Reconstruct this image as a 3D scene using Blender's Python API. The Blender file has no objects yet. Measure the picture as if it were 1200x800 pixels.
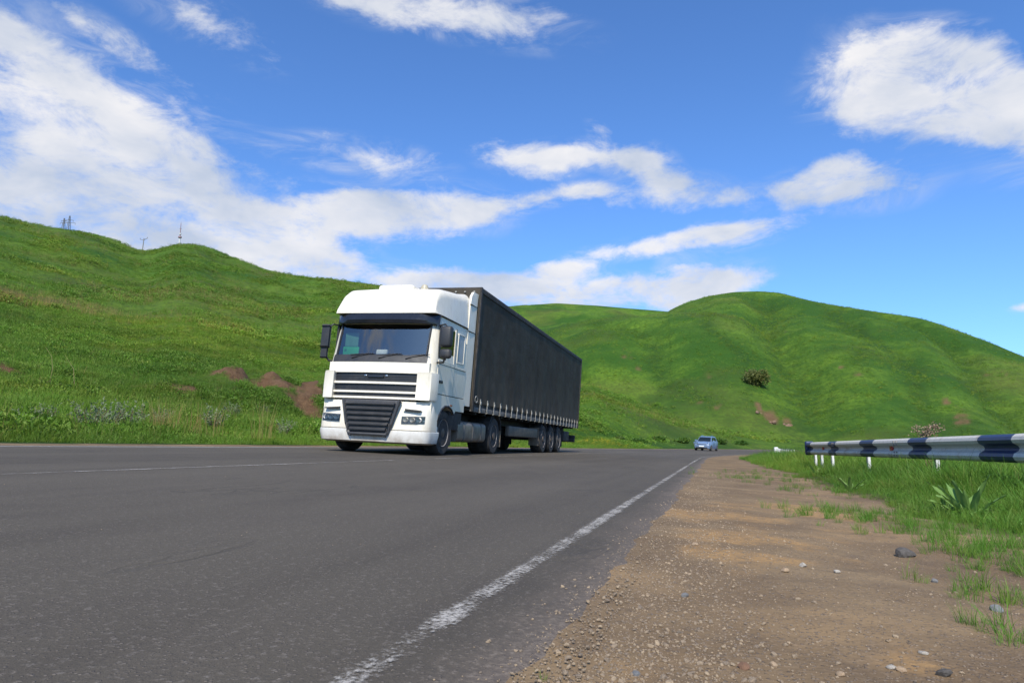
import bpy, bmesh, math, random
import numpy as np
from math import sin, cos, pi, atan2, sqrt, radians
from mathutils import Vector, Matrix

random.seed(7); rng = np.random.default_rng(11)
scene = bpy.context.scene
COL = scene.collection

# ------------------------------------------------------------------ camera, sky, sun, exposure
F_PX, PITCH, CAM_H = 800.0, 0.1555, 0.42          # focal length in photo pixels (1200 wide), tilt up, height over the edge line
cam_d = bpy.data.cameras.new('camera'); cam_d.sensor_width = 36; cam_d.lens = 36 * F_PX / 1200
cam_d.clip_start = 0.05; cam_d.clip_end = 9000
cam = bpy.data.objects.new('camera', cam_d); COL.objects.link(cam)
cam.location = (0, 0, CAM_H); cam.rotation_euler = (pi / 2 + PITCH, 0, 0)
scene.camera = cam
CP, SP = cos(PITCH), sin(PITCH)
def ray(px, py):
    X = (px - 600) / F_PX; U = -(py - 400) / F_PX
    return np.array([X, CP - U * SP, SP + U * CP])

TH = 0.285                                       # road direction, right of the view axis
D2 = np.array([sin(TH), cos(TH)]); N2 = np.array([-cos(TH), sin(TH)])   # along the road, to its left
SUN_EL = radians(43); SUN_SIDE = radians(11)
sh = -D2 * cos(SUN_SIDE) - N2 * sin(SUN_SIDE)
SUNV = Vector((sh[0] * cos(SUN_EL), sh[1] * cos(SUN_EL), sin(SUN_EL)))
sun_d = bpy.data.lights.new('sun', 'SUN'); sun_d.energy = 4.6; sun_d.angle = radians(0.53); sun_d.color = (1, .93, .81)
sun = bpy.data.objects.new('sun', sun_d); COL.objects.link(sun)
sun.rotation_euler = (-SUNV).to_track_quat('-Z', 'Y').to_euler(); sun.location = (0, -20, 40)

world = bpy.data.worlds.new('World'); scene.world = world; world.use_nodes = True
wt = world.node_tree; wt.nodes.clear()
def wn(t, **k):
    n = wt.nodes.new(t)
    for a, b in k.items(): setattr(n, a, b)
    return n
def wmath(op, a, b=None, clamp=False):
    n = wn('ShaderNodeMath', operation=op, use_clamp=clamp)
    for i, v in enumerate((a, b)):
        if v is None: continue
        if isinstance(v, (int, float)): n.inputs[i].default_value = v
        else: wt.links.new(v, n.inputs[i])
    return n.outputs[0]
sky = wn('ShaderNodeTexSky', sky_type='NISHITA', sun_disc=False, sun_elevation=SUN_EL,
         sun_rotation=atan2(sh[0], sh[1]), altitude=900, air_density=1.0, dust_density=1.7, ozone_density=2.2)
SKY_STRENGTH = 0.132
tc = wn('ShaderNodeTexCoord'); DIR = tc.outputs['Generated']
def unit(v): v = np.array(v, float); return v / np.linalg.norm(v)
# clouds: centre (photo pixel), half sizes in pixels, tilt in degrees, weight
CL = [(40, 105, 105, 42, -24, .85), (140, 150, 110, 52, -36, .95), (215, 215, 62, 70, -30, .85), (40, 210, 100, 62, 0, .8), (130, 262, 150, 48, -5, .9), (250, 285, 70, 40, -10, .7),
      (20, 40, 70, 16, -14, .55), (215, 12, 85, 22, -16, .8), (90, 22, 60, 14, -18, .55), (150, 50, 60, 12, -20, .4), (310, 300, 80, 24, -8, .75), (385, 312, 90, 16, -6, .75),
      (545, 14, 95, 20, -8, .95), (430, -4, 60, 18, -8, .7), (425, 184, 64, 14, -3, .95), (480, 226, 62, 11, 4, .7), (430, 258, 110, 17, 4, .95), (380, 238, 50, 16, -8, .6), (545, 245, 46, 11, 6, .8),
      (345, 282, 60, 20, 5, .7), (615, 187, 42, 13, -10, .95), (655, 180, 24, 10, -10, .6), (715, 184, 34, 11, -14, .95), (765, 190, 26, 13, -30, .8), (770, 226, 58, 14, -2, 1.0), (645, 232, 36, 8, 8, .75), (690, 222, 22, 6, 0, .5), (705, 153, 14, 8, -40, .6),
      (845, 276, 56, 12, 5, 1.0), (740, 292, 66, 8, 8, .9), (800, 310, 20, 6, 0, .7), (560, 330, 50, 11, -4, .9), (640, 338, 70, 14, 0, 1.0), (735, 345, 90, 14, 4, 1.0), (825, 338, 44, 17, 14, 1.1), (490, 332, 36, 7, 0, .7), (668, 316, 28, 6, 0, .7),
      (1065, 100, 72, 36, -10, .95), (1130, 125, 80, 28, -12, 1.0), (1095, 60, 55, 22, -30, .75), (1010, 80, 30, 40, 30, .45), (1190, 130, 40, 22, 0, .8), (935, 222, 52, 12, 2, .9), (1005, 215, 52, 20, -6, 1.0), (975, 190, 26, 8, 0, .6), (1198, 360, 9, 5, 0, .9), (1330, 120, 100, 40, 10, .8)]
ell = []
for (px, py, a, b, t, wgt) in CL:
    if px > 330: a *= 1.08; b *= 1.15; wgt *= 1.16
    elif py > 80: wgt *= .86
    D = ray(px, py); L = np.linalg.norm(D); c = D / L
    right = unit(np.cross(c, (0, 0, 1))); up = np.cross(right, c)
    t = radians(t); e1 = right * cos(t) + up * sin(t); e2 = -right * sin(t) + up * cos(t)
    k = F_PX * L
    ell.append((c, e1, e2, a / k, b / k, wgt))
for i in range(20):                               # the same kind of broken cloud goes on over the rest of the sky
    az = radians(60 + 240 * (i + random.random() * .8) / 20); el = radians(random.uniform(4, 42))
    c = np.array([sin(az) * cos(el), cos(az) * cos(el), sin(el)])
    right = unit(np.cross(c, (0, 0, 1))); up = np.cross(right, c)
    a = random.uniform(.07, .16); b = a * random.uniform(.2, .45)
    ell.append((c, right, up, a, b, random.uniform(.7, 1)))
tot = None
for c, e1, e2, a, b, wgt in ell:
    mp = wn('ShaderNodeMapping', vector_type='TEXTURE'); mp.inputs['Location'].default_value = tuple(c)
    e3 = np.cross(e1, e2)
    mp.inputs['Rotation'].default_value = Matrix((e1, e2, e3)).transposed().to_euler(); mp.inputs['Scale'].default_value = (a * 1.9, b * 1.9, 1.0)
    wt.links.new(DIR, mp.inputs['Vector'])
    gr = wn('ShaderNodeTexGradient', gradient_type='SPHERICAL'); wt.links.new(mp.outputs[0], gr.inputs[0])
    q = wn('ShaderNodeMath', operation='MULTIPLY_ADD'); wt.links.new(gr.outputs['Fac'], q.inputs[0]); q.inputs[1].default_value = wgt
    if tot is None: q.inputs[2].default_value = 0
    else: wt.links.new(tot, q.inputs[2])
    tot = q.outputs[0]
tot = wmath('MINIMUM', tot, 1.05)
def cnoise(scale, detail, rough, dist, off, zs=2.0):
    mp = wn('ShaderNodeMapping'); mp.inputs['Scale'].default_value = (1, 1, zs); mp.inputs['Location'].default_value = off
    wt.links.new(DIR, mp.inputs['Vector'])
    n = wn('ShaderNodeTexNoise'); n.inputs['Scale'].default_value = scale; n.inputs['Detail'].default_value = detail
    n.inputs['Roughness'].default_value = rough; n.inputs['Distortion'].default_value = dist
    wt.links.new(mp.outputs[0], n.inputs['Vector']); return n.outputs['Fac']
n1 = cnoise(10.5, 11, .68, .35, (0, 0, 0)); n2_ = cnoise(22, 6, .6, .1, (3, 1, 2), 1.6)
val = wmath('ADD', tot, wmath('MULTIPLY', wmath('SUBTRACT', n1, .5), 2.1))
val = wmath('ADD', val, wmath('MULTIPLY', wmath('SUBTRACT', n2_, .5), .75))
gate = wn('ShaderNodeMapRange', interpolation_type='SMOOTHSTEP'); gate.inputs[1].default_value = .02; gate.inputs[2].default_value = .3; wt.links.new(tot, gate.inputs[0])
mr = wn('ShaderNodeMapRange', interpolation_type='SMOOTHSTEP'); mr.inputs[1].default_value = .30; mr.inputs[2].default_value = 1.14
wt.links.new(val, mr.inputs[0])
mask = wmath('MULTIPLY', mr.outputs[0], gate.outputs[0]); mask = wmath('MULTIPLY', mask, .95)
veil = wn('ShaderNodeMapRange', interpolation_type='SMOOTHSTEP'); veil.inputs[1].default_value = .46; veil.inputs[2].default_value = .74; veil.inputs[4].default_value = .42
wt.links.new(cnoise(6, 8, .66, .8, (.7, .2, .4), 3.2), veil.inputs[0])
gate2 = wn('ShaderNodeMapRange', interpolation_type='SMOOTHSTEP'); gate2.inputs[1].default_value = .0; gate2.inputs[2].default_value = .45; wt.links.new(tot, gate2.inputs[0])
mask = wmath('MAXIMUM', mask, wmath('MULTIPLY', veil.outputs[0], gate2.outputs[0]))
cr = wn('ShaderNodeMapRange'); cr.inputs[1].default_value = .35; cr.inputs[2].default_value = .72; wt.links.new(cnoise(5, 5, .55, .3, (.04, .08, .09)), cr.inputs[0])
cc = wn('ShaderNodeMix', data_type='RGBA'); cc.inputs[6].default_value = (.54, .61, .74, 1); cc.inputs[7].default_value = (1.0, .97, .95, 1)
wt.links.new(cr.outputs[0], cc.inputs[0])
tint = wn('ShaderNodeMix', data_type='RGBA', blend_type='MULTIPLY'); tint.inputs[0].default_value = 1; tint.inputs[7].default_value = (.66, 1.0, 1.42, 1)
wt.links.new(sky.outputs[0], tint.inputs[6])
bgs = wn('ShaderNodeBackground'); bgs.inputs[1].default_value = SKY_STRENGTH; wt.links.new(tint.outputs[2], bgs.inputs[0])
bgc = wn('ShaderNodeBackground'); bgc.inputs[1].default_value = 0.84; wt.links.new(cc.outputs[2], bgc.inputs[0])
mx = wn('ShaderNodeMixShader'); wt.links.new(mask, mx.inputs[0]); wt.links.new(bgs.outputs[0], mx.inputs[1]); wt.links.new(bgc.outputs[0], mx.inputs[2])
wo = wn('ShaderNodeOutputWorld'); wt.links.new(mx.outputs[0], wo.inputs[0])
world.cycles.sampling_method = 'MANUAL'; world.cycles.sample_map_resolution = 512
vs = scene.view_settings; vs.view_transform = 'Standard'; vs.look = 'None'; vs.exposure = 0.28; vs.gamma = 1.0; vs.use_curve_mapping = False

scene.render.engine = 'CYCLES'; cy = scene.cycles
cy.max_bounces = 5; cy.diffuse_bounces = 2; cy.glossy_bounces = 3; cy.transmission_bounces = 4; cy.transparent_max_bounces = 8
cy.caustics_reflective = False; cy.caustics_refractive = False

# ------------------------------------------------------------------ helpers
def tag(o, label=None, cat=None, group=None, kind=None):
    if label: o['label'] = label
    if cat: o['category'] = cat
    if group: o['group'] = group
    if kind: o['kind'] = kind
    return o
def empty(name, loc=(0, 0, 0), rot=(0, 0, 0)):
    o = bpy.data.objects.new(name, None); COL.objects.link(o); o.location = loc; o.rotation_euler = rot
    o.empty_display_size = .2
    return o

class Mat:                                        # small node-building helper
    def __init__(s, name):
        s.m = bpy.data.materials.new(name); s.m.use_nodes = True; s.t = s.m.node_tree; s.t.nodes.clear()
        s.out = s.n('ShaderNodeOutputMaterial'); s._tc = None
    def n(s, t, **k):
        x = s.t.nodes.new(t)
        for a, b in k.items(): setattr(x, a, b)
        return x
    def put(s, sock, v):
        if isinstance(v, bpy.types.NodeSocket): s.t.links.new(v, sock)
        elif isinstance(v, (tuple, list)) and len(v) == 3 and sock.type == 'RGBA': sock.default_value = (*v, 1)
        else: sock.default_value = v
    def coord(s, which='Object'):
        if s._tc is None: s._tc = s.n('ShaderNodeTexCoord')
        return s._tc.outputs[which]
    def noise(s, scale, detail=4, rough=.55, vec=None, stretch=None, dist=0, out='Fac'):
        v = vec or s.coord()
        if stretch:
            mp = s.n('ShaderNodeMapping'); mp.inputs['Scale'].default_value = stretch; s.put(mp.inputs[0], v); v = mp.outputs[0]
        x = s.n('ShaderNodeTexNoise'); s.put(x.inputs['Vector'], v); x.inputs['Scale'].default_value = scale
        x.inputs['Detail'].default_value = detail; x.inputs['Roughness'].default_value = rough; x.inputs['Distortion'].default_value = dist
        return x.outputs[out]
    def vor(s, scale, feature='F1', out='Distance', vec=None, rnd=1):
        x = s.n('ShaderNodeTexVoronoi', feature=feature); s.put(x.inputs['Vector'], vec or s.coord()); x.inputs['Scale'].default_value = scale
        x.inputs['Randomness'].default_value = rnd
        return x.outputs[out]
    def rng(s, v, a, b, c=0, d=1, smooth=True):
        x = s.n('ShaderNodeMapRange', interpolation_type='SMOOTHSTEP' if smooth else 'LINEAR'); s.put(x.inputs[0], v)
        for i, q in enumerate((a, b, c, d)): x.inputs[i + 1].default_value = q
        return x.outputs[0]
    def mix(s, f, a, b, blend='MIX'):
        x = s.n('ShaderNodeMix', data_type='RGBA', blend_type=blend); s.put(x.inputs[0], f); s.put(x.inputs[6], a); s.put(x.inputs[7], b)
        return x.outputs[2]
    def math(s, op, a, b=0, clamp=False):
        x = s.n('ShaderNodeMath', operation=op, use_clamp=clamp); s.put(x.inputs[0], a); s.put(x.inputs[1], b); return x.outputs[0]
    def attr(s, name, out='Fac'):
        x = s.n('ShaderNodeAttribute', attribute_name=name); return x.outputs[out]
    def bump(s, h, dist, strength=1, normal=None):
        x = s.n('ShaderNodeBump'); s.put(x.inputs['Height'], h); x.inputs['Distance'].default_value = dist; x.inputs['Strength'].default_value = strength
        if normal: s.put(x.inputs['Normal'], normal)
        return x.outputs[0]
    def bsdf(s, color, rough=.6, normal=None, metal=0, spec=.5, **k):
        x = s.n('ShaderNodeBsdfPrincipled'); s.put(x.inputs['Base Color'], color); s.put(x.inputs['Roughness'], rough)
        s.put(x.inputs['Metallic'], metal); s.put(x.inputs['Specular IOR Level'], spec)
        if normal: s.put(x.inputs['Normal'], normal)
        for a, b in k.items(): s.put(x.inputs[a.replace('_', ' ')], b)
        return x.outputs[0]
    def done(s, shader): s.t.links.new(shader, s.out.inputs[0]); return s.m

def simple(name, col, rough=.5, metal=0, spec=.5, dirt=None, dirt_amt=.5, scale=3, bump=0, **k):
    m = Mat(name); c = col
    if dirt:
        f = m.rng(m.noise(scale, 6, .65), .45, .75, 0, dirt_amt); c = m.mix(f, col, dirt)
    else:
        f = m.rng(m.noise(scale * 2, 5), .3, .7, 0, 1); c = m.mix(f, tuple(x * .88 for x in col), tuple(min(1, x * 1.08) for x in col))
    r = m.rng(m.noise(scale * 3, 4), .3, .7, max(.02, rough - .07), min(1, rough + .1))
    nm = m.bump(m.noise(40, 4), bump) if bump else None
    return m.done(m.bsdf(c, r, nm, metal, spec, **k))

def mesh_obj(name, verts, faces, mat=None, parent=None, smooth=False, midx=None):
    me = bpy.data.meshes.new(name); me.from_pydata([tuple(map(float, v)) for v in verts], [], faces)
    mats = mat if isinstance(mat, (list, tuple)) else [mat]
    for q in mats:
        if q: me.materials.append(q)
    if midx is not None: me.polygons.foreach_set('material_index', midx)
    if smooth: me.polygons.foreach_set('use_smooth', [True] * len(me.polygons))
    me.update()
    o = bpy.data.objects.new(name, me); COL.objects.link(o)
    if parent: o.parent = parent
    return o
def big_mesh(name, co, quads, mat, smooth=True, attrs=None):
    me = bpy.data.meshes.new(name); nq = len(quads)
    me.vertices.add(len(co)); me.vertices.foreach_set('co', np.asarray(co, np.float32).ravel())
    me.loops.add(nq * 4); me.loops.foreach_set('vertex_index', np.asarray(quads, np.int32).ravel())
    me.polygons.add(nq); me.polygons.foreach_set('loop_start', np.arange(nq, dtype=np.int32) * 4); me.polygons.foreach_set('loop_total', np.full(nq, 4, np.int32))
    if smooth: me.polygons.foreach_set('use_smooth', np.ones(nq, bool))
    for k, v in (attrs or {}).items():
        a = me.attributes.new(k, 'FLOAT', 'POINT'); a.data.foreach_set('value', np.asarray(v, np.float32))
    me.materials.append(mat); me.update(calc_edges=True); me.validate()
    o = bpy.data.objects.new(name, me); COL.objects.link(o); return o

# ---- numpy noise
def _hash(ix, iy, seed):
    h = (ix.astype(np.int64) * 374761393 + iy.astype(np.int64) * 668265263 + seed * 974634777) & 0xFFFFFFFF
    h = ((h ^ (h >> 13)) * 1274126177) & 0xFFFFFFFF
    return ((h ^ (h >> 16)) & 0xFFFF) / 65535.0
def vnoise(x, y, seed=0):
    x = np.asarray(x, float); y = np.asarray(y, float)
    ix = np.floor(x); iy = np.floor(y); fx = x - ix; fy = y - iy
    fx = fx * fx * fx * (fx * (fx * 6 - 15) + 10); fy = fy * fy * fy * (fy * (fy * 6 - 15) + 10)
    a = _hash(ix, iy, seed); b = _hash(ix + 1, iy, seed); c = _hash(ix, iy + 1, seed); d = _hash(ix + 1, iy + 1, seed)
    return (a + (b - a) * fx + (c - a) * fy + (a - b - c + d) * fx * fy) * 2 - 1
def fbm(x, y, seed=0, oct=4, gain=.5):
    t = 0; amp = 1; f = 1
    for i in range(oct):
        t = t + amp * vnoise(np.asarray(x) * f + 17.3 * i, np.asarray(y) * f - 9.1 * i, seed + i * 7); amp *= gain; f *= 2.03
    return t
def sstep(x, a, b):
    t = np.clip((np.asarray(x, float) - a) / (b - a), 0, 1); return t * t * (3 - 2 * t)

# ------------------------------------------------------------------ road frame: s along, w to the left of the camera
S0, RAD = 32.0, 170.0                              # straight up to S0, then a bend to the right
W_LINE, LANE = 0.66, 4.06                          # edge line and lane width
W_EDGE_R, W_EDGE_L = 0.30, 9.20
PC = D2 * S0 - N2 * RAD                            # centre of the bend
def sw(x, y):
    x = np.asarray(x, float); y = np.asarray(y, float)
    s = x * D2[0] + y * D2[1]; w = x * N2[0] + y * N2[1]
    rx = x - PC[0]; ry = y - PC[1]
    a = rx * D2[0] + ry * D2[1]; b = rx * N2[0] + ry * N2[1]
    rad = np.hypot(a, b); ang = np.arctan2(a, b)
    on = (s > S0)
    return np.where(on, S0 + RAD * ang, s), np.where(on, rad - RAD, w)
def xy(s, w):
    s = np.asarray(s, float); w = np.asarray(w, float)
    ang = np.maximum(0, (s - S0) / RAD); st = np.minimum(s, S0)
    R = RAD + w
    X = np.where(s > S0, PC[0] + R * (np.sin(ang) * D2[0] + np.cos(ang) * N2[0]), st * D2[0] + w * N2[0])
    Y = np.where(s > S0, PC[1] + R * (np.sin(ang) * D2[1] + np.cos(ang) * N2[1]), st * D2[1] + w * N2[1])
    return X, Y
def road_z(s, w):
    s = np.asarray(s, float); w = np.asarray(w, float)
    q = np.clip(w - W_LINE, -5, LANE); z = .06 * q + .05 * np.clip(w - W_LINE - LANE, 0, 6)
    t = np.maximum(0, s - 20); dz = -.0025 * t * t / (t + 8) - .00012 * np.maximum(0, s - 95) ** 2
    return z + dz

# ------------------------------------------------------------------ terrain: one polar height grid round the camera
VA = radians(50)
az_in = np.linspace(-VA, VA, 760); az_out = np.linspace(VA, 2 * pi - VA, 92)[1:-1]
AZ = np.concatenate([az_in, az_out]); NA = len(AZ)
NR = 760; RR = 0.55 * (2600 / 0.55) ** (np.linspace(0, 1, NR))
A_, R_ = np.meshgrid(AZ, RR, indexing='ij')
GX = R_ * np.sin(A_); GY = R_ * np.cos(A_)
GS, GW = sw(GX, GY)
AS = np.where(A_ > pi, A_ - 2 * pi, A_)
def prof(pts):                                     # photo silhouette points (x, y) -> tan(elevation) over azimuth, with distances
    o = []
    for x, y, r in pts:
        D = ray(x, y); o.append((atan2(D[0], D[1]), D[2] / np.hypot(D[0], D[1]), r))
    o = np.array(o)
    az = np.linspace(o[0, 0], o[-1, 0], 800)
    e = np.interp(az, o[:, 0], o[:, 1]); r = np.interp(az, o[:, 0], o[:, 2])
    k = np.hanning(25); k /= k.sum(); kr = np.hanning(141); kr /= kr.sum()
    e = np.convolve(np.pad(e, 12, 'edge'), k, 'valid'); r = np.convolve(np.pad(r, 70, 'edge'), kr, 'valid')
    return az, e, r
def layer(pts, r0, pw, back, left_pad=0, right_pad=0):
    az, e, r = prof(pts)
    wr = np.where(AZ > pi, AZ - 2 * pi, AZ)
    E = np.interp(wr, az, e, left=left_pad, right=right_pad); Rc = np.interp(wr, az, r)
    # fade the ends
    E = E[:, None]; Rc = Rc[:, None]
    r0 = r0 if np.ndim(r0) else np.full(NA, r0)
    r0 = np.minimum(r0[:, None], Rc * .8)
    t = (R_ - r0) / (Rc - r0)
    tt = np.clip(t, 0, 1)
    P = np.where(tt < 1, 1 - (1 - tt) ** pw, 1.0)
    P = .35 * tt ** 1.3 + .65 * P
    over = np.maximum(0, t - 1); P = P - np.minimum(.9, (over * back) ** 1.4)
    P = np.where(t < 0, 0, P)
    el = np.max(np.where(P > 0, P * Rc / R_, 0), axis=1)[:, None]
    return P * E * Rc / np.maximum(el, 1e-6)
wr = np.where(AZ > pi, AZ - 2 * pi, AZ)
# radius at which each azimuth leaves the road on its far (left) side
inside = (GW < W_EDGE_L + 1.0)
last = NR - 1 - np.argmax((inside & (R_ < 400))[:, ::-1], axis=1)
R_EDGE = np.where((wr > -1.2) & (wr < .52), RR[np.clip(last, 0, NR - 1)], 60.)
R_EDGE = np.clip(R_EDGE, 9, 130)
_k = np.hanning(61); _k /= _k.sum(); R_EDGE[:len(az_in)] = np.convolve(np.pad(R_EDGE[:len(az_in)], 30, 'edge'), _k, 'valid')
SPUR = [(-2600, 330, 330), (-900, 190, 330), (-300, 215, 330), (0, 249, 330), (30, 257, 330), (60, 264, 328), (100, 270, 325), (135, 277, 322), (150, 285, 320), (165, 292, 318), (178, 291, 315), (195, 284, 310), (230, 283, 305), (250, 288, 303), (270, 297, 300), (300, 309, 296),
        (330, 317, 290), (365, 322, 285), (400, 325, 280), (445, 331, 270), (540, 352, 250), (600, 390, 225), (650, 425, 200), (690, 445, 185), (720, 459, 178), (760, 477, 170), (800, 492, 165), (850, 506, 160), (900, 515, 158), (960, 521, 155), (1050, 524, 150)]
def layer_log(pts, r0):                            # a long slope whose sight angle climbs steadily up to the crest
    az, e, r = prof(pts); E = np.interp(wr, az, e, left=.12, right=0)[:, None]; Rc = np.interp(wr, az, r)[:, None]; r0 = np.minimum(r0[:, None], Rc * .8)
    q = np.log(np.maximum(R_, .01) / r0) / np.log(Rc / r0); qq = np.clip(q, 0, 1)
    g = 1 - (1 - qq) ** 1.35
    over = np.maximum(0, R_ / Rc - 1)
    return np.where(q <= 0, 0, E * R_ * g * 1.0) * (over <= 0) + (over > 0) * E * Rc * (1 - np.minimum(.9, (over * 1.1) ** 1.5))
HA = layer_log(SPUR, R_EDGE + 1.5)
HA *= sstep(wr, -1.9, -1.2)[:, None]
FAR = [(250, 400, 700), (380, 372, 700), (500, 361, 690), (560, 358, 680), (600, 357, 670), (650, 355, 660), (700, 358, 650), (760, 363, 640), (820, 368, 640), (900, 380, 640), (1000, 420, 640)]
HC = layer(FAR, 330, 1.5, 1.2)
LOBE = [(520, 450, 270), (560, 425, 270), (600, 404, 268), (640, 389, 265), (690, 376, 262), (740, 370, 260), (790, 367, 258), (830, 366, 255), (870, 375, 252), (900, 395, 250), (950, 440, 250), (1000, 500, 250)]
HL = layer(LOBE, 150, 1.7, .8)
PEAK = [(690, 480, 350), (730, 420, 350), (760, 381, 350), (785, 363, 350), (805, 354, 350), (830, 347, 350), (860, 342, 350), (890, 341, 350), (915, 343, 348), (940, 350, 345), (965, 355.5, 342), (1000, 361, 338), (1040, 367, 333), (1075, 372, 328), (1100, 379, 325), (1130, 390, 320), (1165, 403, 315), (1200, 418, 310), (1300, 450, 300), (1500, 478, 290), (2600, 500, 280)]
HP = layer(PEAK, 135, 1.45, .7, right_pad=.05)
HP *= sstep(-wr, -1.9, -1.2)[:, None]
# gullies and undulation on the hills
big = fbm(GX / 70, GY / 70, 3, 4); med = fbm(GX / 16, GY / 16, 21, 4)
hscale = np.clip(R_ / 300, 0, 1)
HA = HA + sstep(R_, 40, 220) * (HA > 1) * (big * 3.4 + med * .5) * .8
def gully(px0, py0, px1, py1, rad_m, depth, r0, r1):
    # a shallow channel between two azimuths at two radii
    a0 = atan2(*ray(px0, py0)[:2]); a1 = atan2(*ray(px1, py1)[:2])
    t = np.clip((R_ - r0) / (r1 - r0), -.2, 1.2); ac = a0 + (a1 - a0) * t + .012 * np.sin(t * 9 + px0)
    dist = (AS - ac) * R_
    return -depth * np.exp(-(dist / rad_m) ** 2) * sstep(t, -.2, .15) * sstep(-t, -1.2, -.85)
HP = HP + sstep(R_, 140, 240) * (HP > 1) * (big * 2.2 + med * .25)
LUSH = 0
for g_ in ((905, 862, 5, 150, 330), (1165, 985, 2.4, 150, 335), (1060, 935, 2.4, 160, 300), (1320, 1130, 3, 150, 310), (800, 700, 3, 160, 250), (985, 955, 2, 200, 320), (860, 800, 2, 170, 250)):
    LUSH = LUSH - gully(g_[0], 0, g_[1], 0, g_[2], 1.0, g_[3], g_[4])
HP = HP + gully(905, 0, 862, 0, 9, 6, 150, 330) + gully(1165, 0, 985, 0, 5, 3.4, 150, 335) + gully(1060, 0, 935, 0, 7, 2.6, 160, 300) + gully(1320, 0, 1130, 0, 8, 3, 150, 310)
HL = HL + sstep(R_, 150, 240) * (HL > 1) * (big * 2.0 + med * .2) + gully(800, 0, 700, 0, 7, 2.4, 160, 250)
HC = HC + (HC > 2) * big * 4
hill = np.maximum(np.maximum(HC, HL), HP) - 1.5 * sstep(R_, 60, 130)
# base ground: road bed with its cross fall, left verge, low ground behind the guardrail
RZ = road_z(GS, GW)
u = GW - (W_EDGE_L + .15)
verge = .157 * np.clip(u - .8, 0, 15) ** 1.0 * sstep(u, .3, 5) + .11 * np.clip(u - 15, 0, 60)
verge = np.minimum(verge, 2.4)
base = RZ + np.where(u > 0, verge, 0)
right_far = np.maximum(0, -GW - 5.0)
base = base - np.where(GW < -5.0, .10 * np.minimum(right_far, 16), 0)
roll_off = sstep(GS, 95, 260)
base = base * (1 - .0 * roll_off)
HA = np.maximum(HA, 0) * sstep(u, .5, 14)
rough_l = sstep(u, .8, 4) * (fbm(GX / 3.1, GY / 3.1, 41, 4) * .10 + fbm(GX / .8, GY / .8, 5, 3) * .05 + fbm(GX / 9, GY / 9, 50, 3) * .22 * sstep(u, 4, 14))
# an old terrace cut along the bank, with bare earth where it has slipped
uc = 19.5 + 1.3 * fbm(GS / 9, GS * 0, 77, 3)
cutamt = np.clip(fbm(GS / 6 + 3, GS * 0 + 1, 78, 3) * 1.1 + .45, 0, 1) * (GS < 60) * (GS > -30)
cut = -(1 - sstep(np.abs(u - uc + 1.1), .2, 1.9)) * .55 * cutamt
def blob(px, py, r, wid, dep, h):
    D = ray(px, py); a = atan2(D[0], D[1]); return h * np.exp(-(((AS - a) * r) / wid) ** 2 - ((R_ - r) / dep) ** 2)
ha_ = HA + .3; smx = .5 * (base + ha_ + np.sqrt((base - ha_) ** 2 + .5)) - .3 * np.exp(-((base - ha_) / 1.5) ** 2)
ZL = np.where(u > 0, np.maximum(base, base + (smx - base) * sstep(u, .5, 12)), base)
def rhit(px, py):                                  # distance at which the photo's ray meets the bank
    D = ray(px, py); i = int((atan2(D[0], D[1]) + VA) / DA0); e = (ZL[i] - CAM_H) / RR; return float(RR[np.argmax((e > D[2] / np.hypot(D[0], D[1])) & (RR > 12))])
DA0 = az_in[1] - az_in[0]
soilA = 0
mounds = [(272, 448, 22, 1.5, .95, 1), (300, 454, 13, 1.2, -.7, 1), (318, 450, 14, 1.2, .6, 1), (192, 454, 40, .9, .15, .9), (357, 482, 15, 4, -.45, 1), (368, 457, 16, 2.5, .4, 1), (5, 438, 12, 1.2, .4, .9), (340, 459, 24, .9, .15, .9), (70, 455, 30, .6, .1, .6)]
DZ = 0
for px, py, wpx, dep, h, sa in mounds:
    r = rhit(px, py); wid = wpx / F_PX * r
    DZ = DZ + blob(px, py, r, wid, dep, h); soilA = soilA + np.abs(blob(px, py, r, wid * 1.05, dep * 1.1, sa))
soilA = soilA + .75 * (cut < -.33) * (GS < 26)
Z = np.maximum(ZL, base + np.maximum(hill, 0)) + rough_l + cut + DZ
Z = np.where(np.maximum(HA, hill) > 0.5, Z, Z)
# bring the skyline back to where the photo has it after the added relief
def crest(pts): az, e, r = prof(pts); return np.interp(wr, az, e, left=-1, right=-1)
T_L = np.maximum(crest(SPUR), 0) - .004 * (wr < .0); T_R = np.maximum(np.maximum(crest(FAR), crest(LOBE)), crest(PEAK))
E_L = np.max(np.where((R_ > 60) & (R_ < 480) & (HA > .5), (Z - CAM_H) / R_, -1), axis=1); E_R = np.max(np.where(R_ > 200, (Z - CAM_H) / R_, -1), axis=1)
azx = lambda px: atan2(*ray(px, 350)[:2])
kl = (1 - sstep(wr, azx(600), azx(700))) * (wr > -VA) * (E_L > -.5); kr = sstep(wr, azx(600), azx(660)) * (wr < VA)
Z = Z + ((T_L - E_L) * kl)[:, None] * R_ * sstep(R_, 20, 120) * (HA > hill)
E_R = np.max(np.where(R_ > 200, (Z - CAM_H) / R_, -1), axis=1)
Z = Z + ((T_R - E_R) * kr)[:, None] * R_ * sstep(R_, 150, 240) * (hill >= HA)
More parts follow.
